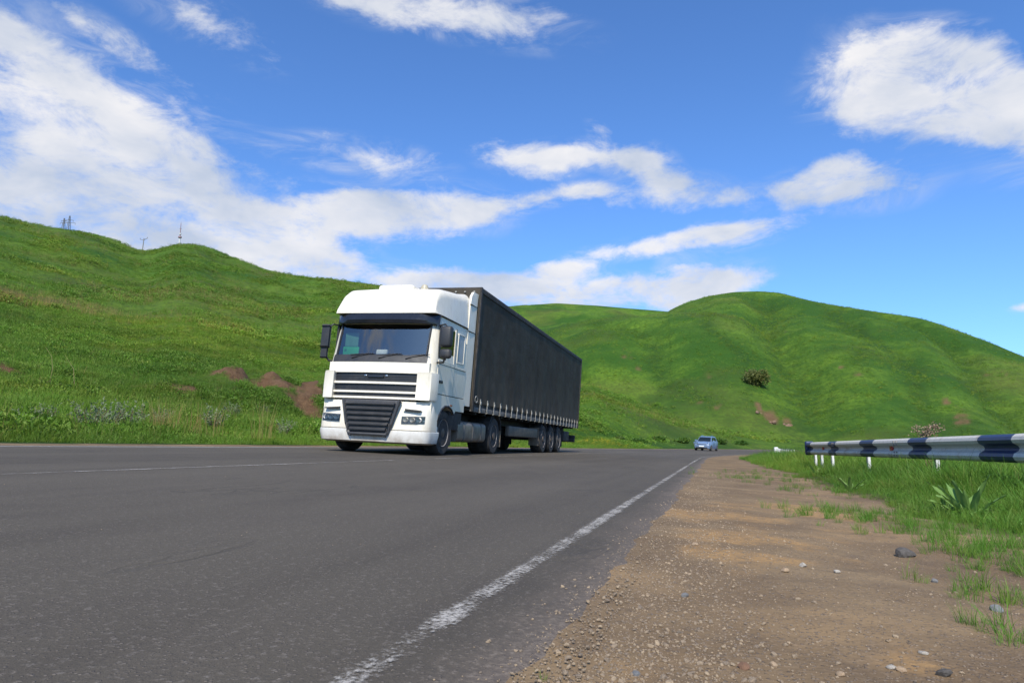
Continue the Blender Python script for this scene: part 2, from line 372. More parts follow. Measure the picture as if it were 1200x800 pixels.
# right-hand grass strip and dirt shoulder relief
WG = -1.72 + .22 * fbm(GS / 1.3, GS * 0, 9, 3) - .25 * sstep(-GS, -6, -4.2) + .35 * sstep(GS, 17, 26)
grassR = sstep(-(GW - WG), -.12, .35)
Z = Z + (GW < .3) * (R_ < 60) * (fbm(GX / .35, GY / .35, 61, 4) * .009 + fbm(GX / 1.6, GY / 1.6, 62, 3) * .022 * sstep(-GW, -.1, .8)) * sstep(-GW, -.05, .35)
Z = Z + grassR * (R_ < 150) * (.03 + fbm(GX / .9, GY / .9, 63, 3) * .03)
onroad = sstep(GW, .45, .9) * (1 - sstep(GW, W_EDGE_L - .3, W_EDGE_L + .1)) * (GS > -70) * (GS < 300)
Z = Z - onroad * .03 - .004 * sstep(GW, .0, .25) * (R_ < 300)
# masks for the material
dirt = np.where(GW < W_EDGE_L, 1 - grassR, 1 - sstep(u + .25 * fbm(GS / 1.1, GS * 0, 4, 3), .45, .95)) * (R_ < 420)
dirt = np.where((GS > 118) | (GS < -70) | (GX > 60), 0, dirt)
soil = np.clip(soilA, 0, 1)
soil = sstep(soil + .5 * fbm(GX / .7, GY / .7, 31, 4), .38, .62) * (R_ < 75) * (soilA > .12) * (u > 2)
Z = Z + soil * (fbm(GX / .8, GY / .8, 131, 4) * .16 - .12)
# bare streaks and rubble on the right hill, from the photo
def rhit_hill(px, py, rmin):
    D = ray(px, py); i = int((atan2(D[0], D[1]) + VA) / DA0); e = (Z[i] - CAM_H) / RR; ok = (e > D[2] / np.hypot(D[0], D[1])) & (RR > rmin)
    return float(RR[np.argmax(ok)]) if ok.any() else 300.
for px, py, wpx, hpx, a in [(905, 487, 9, 10, 1.1), (889, 478, 6, 6, 1.1), (922, 494, 7, 4, 1.0), (733, 418, 9, 10, .5), (745, 433, 12, 5, .5), (832, 432, 9, 12, .42), (985, 432, 8, 7, .6), (1003, 441, 8, 5, .55), (1125, 490, 9, 14, .62), (1108, 475, 6, 8, .55), (820, 474, 7, 5, .8), (838, 480, 8, 5, .8), (925, 392, 6, 5, .4), (1170, 440, 18, 6, .4)]:
    r = rhit_hill(px, py, 110); r2 = rhit_hill(px, py - hpx, 110); wid = wpx / F_PX * r; dep = min(40, max(2, abs(r2 - r)))
    soil = np.maximum(soil, sstep(np.clip(blob(px, py, r, wid, dep, a), 0, 1.2) + .3 * fbm(GX / 2.2, GY / 2.2, 33, 3), .38, .85) * .9)
dry = np.clip(.5 * fbm(GX / 24, GY / 24, 90, 4) + .1, 0, 1)
for px, py, r, wid, dep, a in [(40, 352, 0, 15, 12, .95), (95, 357, 0, 8, 8, .6), (60, 300, 0, 14, 9, .5), (430, 340, 0, 10, 8, .5), (250, 395, 0, 7, 5, .5), (320, 412, 0, 8, 4, .5)]:
    r = rhit(px, py)
    dry = np.maximum(dry, np.clip(blob(px, py, r, wid, dep, a), 0, 1))
OCH = 0                                            # patches of yellow earth trodden into the shoulder
for px, py, wx, wy in ((862, 603, .35, .9), (850, 632, .30, .35), (870, 640, .25, .25), (940, 596, .4, .8), (850, 665, .25, .25), (800, 612, .2, .5), (1075, 790, .12, .10), (900, 660, .25, .2)):
    D = ray(px, py); t = (.5 - .0) / -D[2]; OCH = OCH + .9 * np.exp(-((GX - D[0] * t) / wx) ** 2 - ((GY - D[1] * t) / wy) ** 2)
OCH = sstep(OCH + .45 * fbm(GX / .3, GY / .3, 140, 4), .3, .95) * (R_ < 30)
DIRTG, SOILG = dirt, soil
LOGR0, DLR = math.log(RR[0]), math.log(RR[1] / RR[0]); DA = az_in[1] - az_in[0]
def zat(x, y, G=None):                             # bilinear lookup on the grid (only inside the fine sector)
    G = Z if G is None else G
    x = np.asarray(x, float); y = np.asarray(y, float)
    fa = np.clip((np.arctan2(x, y) + VA) / DA, 0, len(az_in) - 1.001); fr = np.clip((np.log(np.hypot(x, y)) - LOGR0) / DLR, 0, NR - 1.001)
    i = fa.astype(int); j = fr.astype(int); a = fa - i; b = fr - j
    return (G[i, j] * (1 - a) + G[i + 1, j] * a) * (1 - b) + (G[i, j + 1] * (1 - a) + G[i + 1, j + 1] * a) * b
def hit(px, py, rmin=1.0, rmax=2500):              # first place where the photo's ray meets the terrain
    D = ray(px, py); h = np.hypot(D[0], D[1]); rs = np.exp(np.linspace(math.log(rmin), math.log(rmax), 4000))
    x = D[0] / h * rs; y = D[1] / h * rs
    below = zat(x, y) > CAM_H + D[2] / h * rs
    if not below.any(): return None
    k = int(np.argmax(below)); return Vector((float(x[k]), float(y[k]), float(zat(x[k], y[k]))))

def mat_terrain():
    m = Mat('hill_grass_and_earth'); P = m.coord()
    n30 = m.noise(.03, 5, .6, P); n4 = m.noise(.22, 6, .62, P); n1 = m.noise(1.1, 9, .78, P); nf = m.noise(9, 5, .75, P)
    st = m.noise(.05, 6, .65, P, (1, 1, 9))
    g = m.mix(m.rng(n30, .40, .60), (.030, .084, .009), (.104, .185, .017))
    g = m.mix(m.rng(n4, .38, .66, 0, .6), g, (.030, .086, .010))
    g = m.mix(m.rng(st, .5, .75, 0, .30), g, (.080, .165, .020))
    g = m.mix(m.rng(n1, .44, .62, 0, .75), g, (.026, .072, .008))
    g = m.mix(m.rng(nf, .5, .8, 0, .35), g, (.12, .20, .03))
    g = m.mix(m.math('MULTIPLY', m.attr('dry'), m.rng(n1, .3, .7, .25, .75)), g, (.115, .095, .03))
    g = m.mix(m.math('MULTIPLY', m.attr('lush'), m.rng(n4, .3, .6, .2, .7)), g, (.022, .055, .010))
    # fine stones and packed earth of the shoulder
    d1 = m.noise(1.1, 6, .65, P); d2 = m.noise(7, 6, .7, P); d3 = m.noise(60, 5, .7, P); d4 = m.noise(.55, 3, .5, P)
    d = m.mix(m.rng(d1, .35, .68), (.155, .105, .060), (.235, .165, .092))
    d = m.mix(m.rng(d4, .50, .66, 0, .5), d, (.33, .21, .10))
    d = m.mix(m.rng(d2, .5, .72, 0, .6), d, (.105, .076, .052))
    d = m.mix(m.rng(d3, .5, .7, 0, .6), d, (.27, .195, .125))
    d = m.mix(m.math('MULTIPLY', m.attr('ochre'), m.rng(m.noise(16, 6, .75, P), .35, .65, .15, .85)), d, (.38, .225, .09))
    pb = m.vor(95, 'F1', 'Distance', P); pc = m.vor(95, 'F1', 'Color', P)
    pebc = m.n('ShaderNodeSeparateColor'); m.put(pebc.inputs[0], pc)
    peb = m.math('MULTIPLY', m.rng(pb, .42, .30), m.rng(pebc.outputs[0], .5, .62))
    pcol = m.mix(pebc.outputs[1], (.10, .085, .078), (.33, .255, .185))
    d = m.mix(m.math('MULTIPLY', peb, .85), d, pcol)
    e = m.mix(m.rng(n1, .3, .7), (.115, .063, .030), (.215, .130, .070)); e = m.mix(m.rng(nf, .45, .7, 0, .6), e, (.065, .04, .028))
    c = m.mix(m.attr('dirt'), g, d); c = m.mix(m.attr('soil'), c, e)
    gh = m.math('ADD', m.math('MULTIPLY', n1, .9), m.math('MULTIPLY', n4, .9))
    notd = m.math('SUBTRACT', 1, m.attr('dirt'), True)
    b1 = m.bump(m.math('MULTIPLY', gh, notd), .7, .8)
    dh = m.math('ADD', m.math('ADD', m.math('MULTIPLY', d3, .5), m.math('MULTIPLY', d2, 1.2)), m.math('MULTIPLY', peb, .8))
    b2 = m.bump(m.math('MULTIPLY', dh, m.attr('dirt')), .009, 1, b1)
    return m.done(m.bsdf(c, .95, b2, spec=.15))
M_TERR = mat_terrain()
idx = np.arange(NA * NR).reshape(NA, NR)
nxt = np.roll(idx, -1, axis=0)
quads = np.stack([idx[:, :-1], idx[:, 1:], nxt[:, 1:], nxt[:, :-1]], -1).reshape(-1, 4)
co = np.stack([GX, GY, Z], -1).reshape(-1, 3)
terr = big_mesh('terrain', co, quads, M_TERR, True, {'dirt': dirt.ravel(), 'soil': soil.ravel(), 'dry': dry.ravel(), 'lush': np.clip(LUSH, 0, 1).ravel(), 'ochre': np.clip(OCH, 0, 1).ravel()})
tag(terr, kind='structure')
fl = bmesh.new()                                   # the disc of earth under the camera
cv = [fl.verts.new(co[i * NR]) for i in range(NA)]; fl.faces.new(cv[::-1]); me = bpy.data.meshes.new('ground_disc'); fl.to_mesh(me); fl.free()
me.materials.append(M_TERR); a = me.attributes.new('dirt', 'FLOAT', 'POINT'); a.data.foreach_set('value', np.ones(NA, np.float32))
o = bpy.data.objects.new('shoulder_ground', me); COL.objects.link(o); tag(o, kind='structure')

# ------------------------------------------------------------------ road
def mat_asphalt():
    m = Mat('worn_asphalt'); P = m.coord('UV')     # uv = metres along and across the road
    def n(s, d=5, r=.6, st=None): return m.noise(s, d, r, P, st)
    big_ = n(.25, 4, .6, (.35, 1, 1)); mid = n(2.2, 5, .65, (.5, 1, 1)); fine = n(42, 4, .78); fine2 = n(110, 3, .75)
    c = m.mix(m.rng(big_, .3, .7), (.066, .056, .043), (.097, .083, .064))
    c = m.mix(m.rng(mid, .45, .75, 0, .45), c, (.052, .043, .036))
    c = m.mix(m.rng(n(.9, 4, .55, (.03, 1, 1)), .42, .62, 0, .5), c, (.106, .091, .070))   # lanes polished by wheels
    c = m.mix(m.rng(fine, .52, .74, 0, .8), c, (.19, .168, .148))
    c = m.mix(m.rng(fine2, .5, .72, 0, .65), c, (.040, .036, .033))
    v = m.vor(105, 'F1', 'Distance', P); vc = m.n('ShaderNodeSeparateColor'); m.put(vc.inputs[0], m.vor(105, 'F1', 'Color', P))
    ch = m.math('MULTIPLY', m.rng(v, .40, .26), m.rng(vc.outputs[0], .72, .8))
    c = m.mix(m.math('MULTIPLY', ch, .6), c, m.mix(vc.outputs[1], (.12, .10, .088), (.23, .195, .16)))
    # long faint seams and scuffs along the lanes
    seam = m.math('MULTIPLY', m.rng(m.math('ABSOLUTE', m.math('SUBTRACT', m.noise(.55, 5, .6, P, (.35, 1.3, 1)), .5)), .012, .002), m.rng(n(.5, 2), .5, .62))
    c = m.mix(m.math('MULTIPLY', seam, .16), c, (.03, .028, .027))
    crack = seam
    # dust towards the shoulder
    sx = m.n('ShaderNodeSeparateXYZ'); m.put(sx.inputs[0], P)
    edge = m.math('MULTIPLY', m.rng(m.math('ADD', sx.outputs[1], m.math('MULTIPLY', m.math('SUBTRACT', mid, .5), .5)), .62, .26), .95)
    c = m.mix(edge, c, m.mix(m.rng(fine, .4, .65), (.115, .092, .075), (.20, .16, .125)))
    h = m.math('ADD', m.math('ADD', m.math('MULTIPLY', fine, .8), m.math('MULTIPLY', fine2, .5)), m.math('MULTIPLY', ch, .5))
    h = m.math('SUBTRACT', h, m.math('MULTIPLY', crack, 1.5))
    return m.done(m.bsdf(c, m.rng(fine, .3, .7, .72, .95), m.bump(h, .005, .9), spec=.22))
def mat_paint(name, lo, hi, feather):
    m = Mat(name); P = m.coord('UV'); q = m.n('ShaderNodeSeparateXYZ'); m.put(q.inputs[0], P)
    wear = m.math('ADD', m.math('MULTIPLY', m.noise(60, 5, .75, P), .65), m.math('MULTIPLY', m.noise(5, 4, .6, P), .35))
    wear = m.math('ADD', wear, m.math('MULTIPLY', m.math('SUBTRACT', m.noise(.35, 3, .5, P), .5), .22))
    ed = m.math('MULTIPLY', m.rng(q.outputs[2], 0, 1), 0)
    across = m.math('ABSOLUTE', m.math('SUBTRACT', q.outputs[1], feather[0]))
    f = m.rng(m.math('ADD', wear, m.rng(across, feather[1] * .35, feather[1], .03, -.16, False)), lo, hi)
    col = m.mix(m.noise(30, 4, .7, P), (.30, .275, .245), (.50, .47, .42))
    t = m.n('ShaderNodeBsdfTransparent'); b = m.bsdf(col, .8, spec=.2)
    x = m.n('ShaderNodeMixShader'); m.put(x.inputs[0], f); m.put(x.inputs[1], t.outputs[0]); m.put(x.inputs[2], b)
    return m.done(x.outputs[0])
def strip(name, svals, w0, w1, nw, mat, lift=0.0, ragged=None):
    sv = np.asarray(svals); ns = len(sv)
    if np.ndim(w0) == 0: w0 = np.full(ns, w0)
    if np.ndim(w1) == 0: w1 = np.full(ns, w1)
    tt = np.linspace(0, 1, nw + 1)[None, :].copy()
    if lift == 0: tt[0, 1] = .008; tt[0, -2] = .992
    W = w0[:, None] * (1 - tt) + w1[:, None] * tt; S = np.repeat(sv[:, None], nw + 1, 1)
    X, Y = xy(S, W); Zz = road_z(S, W) + lift
    if lift == 0: Zz[:, 0] -= .02; Zz[:, -1] -= .02                # the asphalt's edge dips under the loose shoulder
    ii = np.arange(ns * (nw + 1)).reshape(ns, nw + 1)
    q = np.stack([ii[:-1, :-1], ii[1:, :-1], ii[1:, 1:], ii[:-1, 1:]], -1).reshape(-1, 4)
    q = q[:, ::-1]
    o = big_mesh(name, np.stack([X, Y, Zz], -1).reshape(-1, 3), q, mat, True)
    uv = o.data.uv_layers.new(name='uv'); uvs = np.stack([S, W], -1).reshape(-1, 2)[q.ravel()]
    if uv: uv.data.foreach_set('uv', uvs.astype(np.float32).ravel())
    me = o.data
    if me.polygons[0].normal.z < 0: me.flip_normals()
    return o
s_near = np.concatenate([np.arange(-45, -1, 1.0), np.arange(-1, 10, .03), np.arange(10, 40, .12), np.arange(40, 150, .6)])
edge_r = W_EDGE_R + .022 * fbm(s_near / .22, s_near * 0, 101, 4) + .05 * fbm(s_near / 1.4, s_near * 0, 102, 3)
M_ASPH = mat_asphalt()
road = tag(strip('road', s_near, edge_r, W_EDGE_L + .03 * fbm(s_near / .5, s_near * 0, 103, 3), 18, M_ASPH), kind='structure')
M_LINE = mat_paint('worn_white_line_paint', .44, .65, (W_LINE, .058)); M_LINE2 = mat_paint('thin_worn_centre_paint', .43, .68, (W_LINE + LANE, .05)); M_LINE3 = mat_paint('far_white_line_paint', .34, .54, (W_LINE + 2 * LANE, .09))
jit = lambda a, k: a + .006 * fbm(s_near / .1, s_near * 0, k, 3)
tag(strip('edge_line_marking', s_near, jit(W_LINE - .064, 1), jit(W_LINE + .064, 2), 2, M_LINE, .004), kind='structure')
tag(strip('centre_line_marking', s_near, jit(W_LINE + LANE - .05, 3), jit(W_LINE + LANE + .05, 4), 2, M_LINE2, .004), kind='structure')
tag(strip('far_edge_line_marking', s_near, jit(W_LINE + 2 * LANE - .08, 5), jit(W_LINE + 2 * LANE + .08, 6), 2, M_LINE3, .004), kind='structure')
# ------------------------------------------------------------------ shape kit for built objects
class MB:
    """collects faces in local coordinates; build() links them as one mesh object"""
    shear = 0.0
    def __init__(s, flip=True): s.v = []; s.f = []; s.flip = flip; s.sm = []
    def pt(s, x, r, z):                            # x back from the front bumper, r to the right in the photo, z up
        r = r + MB.shear * max(0.0, z - .55)
        s.v.append((x, -r, z) if s.flip else (x, r, z)); return len(s.v) - 1
    def face(s, ids, smooth=False): s.f.append(list(ids)); s.sm.append(smooth)
    def box(s, x0, x1, r0, r1, z0, z1, bev=0.0):
        if bev <= 0:
            p = [s.pt(x, r, z) for x in (x0, x1) for r in (r0, r1) for z in (z0, z1)]
            for q in ((0, 1, 3, 2), (4, 6, 7, 5), (0, 4, 5, 1), (2, 3, 7, 6), (0, 2, 6, 4), (1, 5, 7, 3)): s.face([p[i] for i in q])
            return s
        b = min(bev, abs(x1 - x0) * .45, abs(r1 - r0) * .45, abs(z1 - z0) * .45)
        bm = bmesh.new(); bmesh.ops.create_cube(bm, size=1)
        for v in bm.verts: v.co = ((x0 + x1) / 2 + v.co.x * (x1 - x0), (r0 + r1) / 2 + v.co.y * (r1 - r0), (z0 + z1) / 2 + v.co.z * (z1 - z0))
        bmesh.ops.bevel(bm, geom=bm.edges[:], offset=b, segments=3, affect='EDGES', profile=.5)
        return s.take(bm, True)
    def take(s, bm, smooth=False):
        bm.verts.ensure_lookup_table(); bm.verts.index_update(); ids = [s.pt(*v.co) for v in bm.verts]
        for f in bm.faces: s.face([ids[v.index] for v in f.verts], smooth)
        bm.free(); return s
    def loft(s, rings, cap=True, closed=True, smooth=True):
        R = [[s.pt(*p) for p in r] for r in rings]; n = len(R[0])
        for a, b in zip(R, R[1:]):
            for i in range(n if closed else n - 1): s.face((a[i], a[(i + 1) % n], b[(i + 1) % n], b[i]), smooth)
        if cap: s.face(R[0][::-1]); s.face(R[-1])
        return s
    def prism_xz(s, poly, r0, r1):                 # outline in (x, z) given thickness across
        a = [s.pt(x, r0, z) for x, z in poly]; b = [s.pt(x, r1, z) for x, z in poly]; n = len(poly)
        s.face(a); s.face(b[::-1])
        for i in range(n): s.face((a[i], b[i], b[(i + 1) % n], a[(i + 1) % n]))
        return s
    def prism_rz(s, poly, x0, x1):
        a = [s.pt(x0, r, z) for r, z in poly]; b = [s.pt(x1, r, z) for r, z in poly]; n = len(poly)
        s.face(a); s.face(b[::-1])
        for i in range(n): s.face((a[i], b[i], b[(i + 1) % n], a[(i + 1) % n]))
        return s
    def lathe_r(s, cx, cz, prof, n=28, smooth=True):   # profile (r, radius) turned round an axle across the truck
        rings = [[(cx + rad * cos(2 * pi * k / n), r, cz + rad * sin(2 * pi * k / n)) for k in range(n)] for r, rad in prof]
        return s.loft(rings, True, True, smooth)
    def tube(s, pts, rad, n=8):
        rings = []
        for i, p in enumerate(pts):
            p = Vector(p); t = (Vector(pts[min(i + 1, len(pts) - 1)]) - Vector(pts[max(i - 1, 0)])).normalized()
            a = t.cross(Vector((0, 0, 1)) if abs(t.z) < .9 else Vector((1, 0, 0))).normalized(); b = t.cross(a)
            r = rad[i] if isinstance(rad, (list, tuple)) else rad
            rings.append([p + (a * cos(2 * pi * k / n) + b * sin(2 * pi * k / n)) * r for k in range(n)])
        return s.loft(rings)
    def build(s, name, mat, parent=None, label=None):
        bm = bmesh.new(); vs_ = [bm.verts.new(v) for v in s.v]
        for ids, sm in zip(s.f, s.sm):
            try: f = bm.faces.new([vs_[i] for i in ids]); f.smooth = sm
            except ValueError: pass
        bmesh.ops.recalc_face_normals(bm, faces=bm.faces[:])
        me = bpy.data.meshes.new(name); bm.to_mesh(me); bm.free(); me.materials.append(mat)
        if any(s.sm):
            try: me.set_sharp_from_angle(angle=radians(38))
            except Exception: pass
        o = bpy.data.objects.new(name, me); COL.objects.link(o); o.parent = parent
        if label: o['label'] = label
        return o

def mat_vehicle_paint(name, col, dirtcol, zdirt=1.0, amt=.5, rough=.3):
    m = Mat(name); P = m.coord('Object'); q = m.n('ShaderNodeSeparateXYZ'); m.put(q.inputs[0], P)
    n = m.noise(3, 6, .65); n2 = m.noise(18, 5, .7, None, (1, 1, .25))
    low = m.rng(m.math('ADD', q.outputs[2], m.math('MULTIPLY', m.math('SUBTRACT', n, .5), .9)), zdirt, zdirt * .15, 0, amt)   # road film thrown up by the wheels
    film = m.math('MULTIPLY', m.rng(n2, .45, .8, 0, .30), 1)
    f = m.math('MAXIMUM', low, film)
    c = m.mix(f, col, dirtcol)
    return m.done(m.bsdf(c, m.rng(n, .3, .7, rough - .05, rough + .15), None, 0, .5, Coat_Weight=.15, Coat_Roughness=.15))
M_WHITE = mat_vehicle_paint('white_cab_paint', (.74, .69, .575), (.28, .22, .16), .85, .6, .34)
M_LOWB = mat_vehicle_paint('dusty_white_bumper', (.60, .585, .54), (.24, .19, .14), .52, .85, .4)
M_BLACKP = simple('black_plastic', (.020, .021, .024), .5, dirt=(.11, .095, .08), dirt_amt=.35)
M_GRILLE = simple('dark_grey_grille', (.032, .034, .038), .5, dirt=(.11, .10, .09), dirt_amt=.4)
M_VISOR = simple('smoked_visor', (.014, .016, .022), .12)
M_RUBBER = simple('tyre_rubber', (.022, .021, .020), .85, dirt=(.10, .085, .07), dirt_amt=.7, scale=5, bump=.004)
M_RIM = simple('dusty_steel_rim', (.30, .27, .24), .55, .35, dirt=(.13, .09, .065), dirt_amt=.8, scale=6)
M_HUB = simple('rusty_hub', (.12, .09, .07), .6, .4, dirt=(.05, .035, .025), dirt_amt=.8, scale=8)
M_CHASSIS = simple('black_chassis', (.018, .017, .017), .7, dirt=(.07, .058, .048), dirt_amt=.7, scale=4)
M_TANK = simple('dusty_aluminium', (.22, .19, .155), .5, .5, dirt=(.13, .10, .075), dirt_amt=.85, scale=3)
M_FLAP = simple('dusty_mudflap', (.16, .125, .09), .8, dirt=(.07, .055, .045), dirt_amt=.6)
M_STRAP = simple('grey_strap', (.30, .29, .26), .6, dirt=(.14, .125, .11), dirt_amt=.7, scale=9)
M_RAIL = simple('dirty_side_rail', (.14, .13, .12), .6, .2, dirt=(.05, .045, .042), dirt_amt=.8, scale=5)
M_BOWL = simple('lamp_reflector', (.42, .40, .37), .42, .6)
M_CHROME = simple('chrome', (.62, .62, .62), .18, 1)
M_INT = simple('cab_interior', (.055, .06, .062), .8)
M_GREEN = simple('green_cloth', (.03, .42, .13), .7)
M_PAPER = simple('white_paper', (.8, .82, .82), .7)
M_ORANGE = simple('orange_lens', (.55, .12, .03), .25)
M_RED = simple('red_reflector', (.38, .02, .02), .3)
M_SEAM = simple('panel_gap', (.03, .03, .03), .8)
def mat_curtain():
    m = Mat('dark_grey_tarpaulin'); n = m.noise(1.2, 6, .6); n2 = m.noise(2, 6, .6, None, (1, 1, .6)); q = m.n('ShaderNodeSeparateXYZ'); m.put(q.inputs[0], m.coord())
    c = m.mix(m.rng(n, .3, .7), (.041, .034, .024), (.053, .045, .033))
    dust = m.rng(m.math('ADD', q.outputs[2], m.math('MULTIPLY', m.math('SUBTRACT', n2, .5), 1.6)), 2.6, .9, 0, .42)
    c = m.mix(dust, c, (.10, .084, .066)); c = m.mix(m.rng(n2, .5, .75, 0, .12), c, (.03, .03, .03))
    return m.done(m.bsdf(c, m.rng(n2, .3, .7, .6, .78), m.bump(m.noise(2.5, 4, .5, None, (.6, 1, 1.4)), .02, .6), spec=.18))
M_CURT = mat_curtain()
def mat_glass(name, tintc, fac):
    m = Mat(name); t = m.n('ShaderNodeBsdfTransparent'); t.inputs[0].default_value = (*tintc, 1)
    g = m.n('ShaderNodeBsdfGlossy'); g.inputs['Roughness'].default_value = .03; m.put(g.inputs[0], (.95, .94, .88))
    fr = m.n('ShaderNodeFresnel'); fr.inputs[0].default_value = 1.5
    f = m.math('ADD', m.math('MULTIPLY', fr.outputs[0], 1.0), fac, True)
    x = m.n('ShaderNodeMixShader'); m.put(x.inputs[0], f); m.put(x.inputs[1], t.outputs[0]); m.put(x.inputs[2], g.outputs[0])
    return m.done(x.outputs[0])
M_GLASS = mat_glass('tinted_windscreen_glass', (.62, .66, .63), .14)
M_SGLASS = mat_glass('dark_side_glass', (.12, .15, .17), .08)
M_LENS = mat_glass('clear_lamp_lens', (.85, .84, .80), .0)

# ------------------------------------------------------------------ the lorry
SC = .96
TP = np.array([-2.9721, 14.106]) * SC
ts, tw = sw(*TP); TZ = float(road_z(ts, tw)) - .004
lorry = empty('articulated_lorry', (TP[0], TP[1], TZ)); lorry.scale = (SC, SC, SC)
# local x runs back along the road, local y to the photo's left; the road's cross fall rolls it
TH_T = .2744
ex = Vector((sin(TH_T), cos(TH_T), 0)); roll = .050
ey = Vector((-cos(TH_T) * cos(roll), sin(TH_T) * cos(roll), sin(roll))); ez = ex.cross(ey)
lorry.rotation_euler = Matrix((ex, ey, ez)).transposed().to_euler()
tag(lorry, 'white cabbed articulated lorry with long dark grey curtain trailer driving on the road', 'lorry')
MB.shear = .0254                                   # the sprung body leans a little further than the axles
P = lorry
def bow(r, a): return a * (r / 1.15) ** 2
FR = [-1.06, -.8, -.55, -.28, 0, .28, .55, .8, 1.06]
def ring(z, xf, hw, xb, cb=.10):
    pts = [(xf + bow(r * hw / 1.2, cb), r * hw / 1.2, z) for r in FR]
    k = hw / 1.2
    pts += [(xf + cb + .05, 1.13 * k, z), (xf + cb + .12, 1.185 * k, z), (xf + cb + .22, 1.2 * k, z), (.9, hw, z), (1.5, hw, z), (xb, hw, z)]
    rt = [(x, -r, z) for x, r, z in pts[9:]][::-1]
    return pts + rt
levels = [(1.12, .14, 1.20), (1.40, .13, 1.215), (1.70, .12, 1.22), (1.90, .13, 1.22), (2.03, .16, 1.215), (2.40, .235, 1.20), (2.72, .30, 1.185), (2.95, .33, 1.18)]
cab = MB(); rings = [ring(z, xf, hw, 2.2) for z, xf, hw in levels]
R = [[cab.pt(*p) for p in r] for r in rings]; n = len(R[0])
for j, (a, b) in enumerate(zip(R, R[1:])):
    for i in range(n):
        if 4 <= j <= 5 and i < 8: continue        # windscreen opening
        if 4 <= j <= 5 and i == 11: continue      # side window openings
        if 4 <= j <= 5 and i == n - 5 + 1: continue
        cab.face((a[i], a[(i + 1) % n], b[(i + 1) % n], b[i]), True)
cab.face(R[0][::-1]); cab.face(R[-1])
cabo = cab.build('cab_shell', M_WHITE, P)
# interior
it = MB(); it.box(.42, 2.12, -1.12, 1.12, 1.3, 2.86)
it.f = [f for k, f in enumerate(it.f) if k != 0]; it.sm = it.sm[:len(it.f)]
it.build('cab_lining', M_INT, cabo)
MB().box(.36, .78, -1.08, 1.08, 1.75, 2.06, .05).build('dashboard', M_INT, cabo)
for r in (-.6, .6):
    MB().box(1.0, 1.5, r - .26, r + .26, 1.5, 1.75, .08).box(1.42, 1.58, r - .25, r + .25, 1.7, 2.45, .07).build('seat', M_BLACKP, cabo)
sw_ = MB(); sw_.tube([(.86 + .06 * sin(a), .6 + .22 * cos(a), 2.1 + .21 * sin(a)) for a in np.linspace(0, 2 * pi, 25)], .017, 6); sw_.build('steering_wheel', M_BLACKP, cabo)
MB().box(.46, .56, -.24, .02, 2.085, 2.2, .03).build('paper_roll', M_PAPER, cabo)
MB().box(.40, .43, -1.0, -.62, 2.06, 2.24, .01).build('green_pennant', M_GREEN, cabo); MB().box(.42, .44, -.98, -.66, 2.25, 2.55, .01).build('green_sticker', simple('pale_green_film', (.10, .28, .18), .5), cabo)
MB().box(.40, .43, -.98, -.90, 2.12, 2.22, .01).build('permit_card', M_GREEN, cabo)
# windscreen glass and surround
g = MB(); rows = []
for z, xf, hw in levels[4:7]: rows.append([(xf + bow(r * hw / 1.2, .10) + .004, r * hw / 1.2, z) for r in FR])
g.loft(rows, False, False); ws = g.build('windscreen', M_GLASS, P)
g = MB()
for a, b in ((0, 1), (7, 8)):
    pass
def wpt(r, z):
    xf = np.interp(z, [l[0] for l in levels], [l[1] for l in levels]); return (xf + bow(r, .10), r, z)
for r in (-1.04, 1.04): MB().tube([Vector(wpt(r, z)) + Vector((-.004, 0, 0)) for z in np.linspace(2.0, 2.74, 6)], .022, 6).build('windscreen_seal', M_BLACKP, ws)
cw = MB()
rr_ = np.linspace(-1.08, 1.08, 13)
cw.loft([[(wpt(r, z)[0] - d, r, z) for r in rr_] for z, d in ((1.885, .0), (1.885, .035), (2.0, .035), (2.05, .01))], False, False)
cw.build('cowl_panel', M_BLACKP, P)
for k, r in enumerate((-.62, .02, .62)):
    w_ = MB(); p0 = Vector(wpt(r, 1.97)) - Vector((.05, 0, 0)); p1 = Vector(wpt(r + .38, 2.07)) - Vector((.03, 0, 0)); p2 = Vector(wpt(r - .3, 2.03)) - Vector((.025, 0, 0))
    w_.tube([p0, (p0 + p1) / 2, p1], .011, 6); w_.tube([p1 + Vector((0, -.42, -.03)), p1, p1 + Vector((0, .12, .0))], .010, 6); w_.build('wiper', M_BLACKP, ws)
# sun visor
v = MB(); rr_ = np.linspace(-1.2, 1.2, 17)
def vis(z, d): return [(np.interp(z, [2.7, 2.95], [.29, .33]) + bow(r, .12) - d * (1 - (abs(r) / 1.2) ** 8), r, z) for r in rr_]
v.loft([vis(2.735, -.01), vis(2.72, .19), vis(2.79, .23), vis(2.93, .17), vis(2.96, -.01)], False, False)
v.build('sun_visor', M_VISOR, P)
MB().lathe_r(0, 0, [(0, .001)], 3) if False else None
for r in (-.5, .5): pass
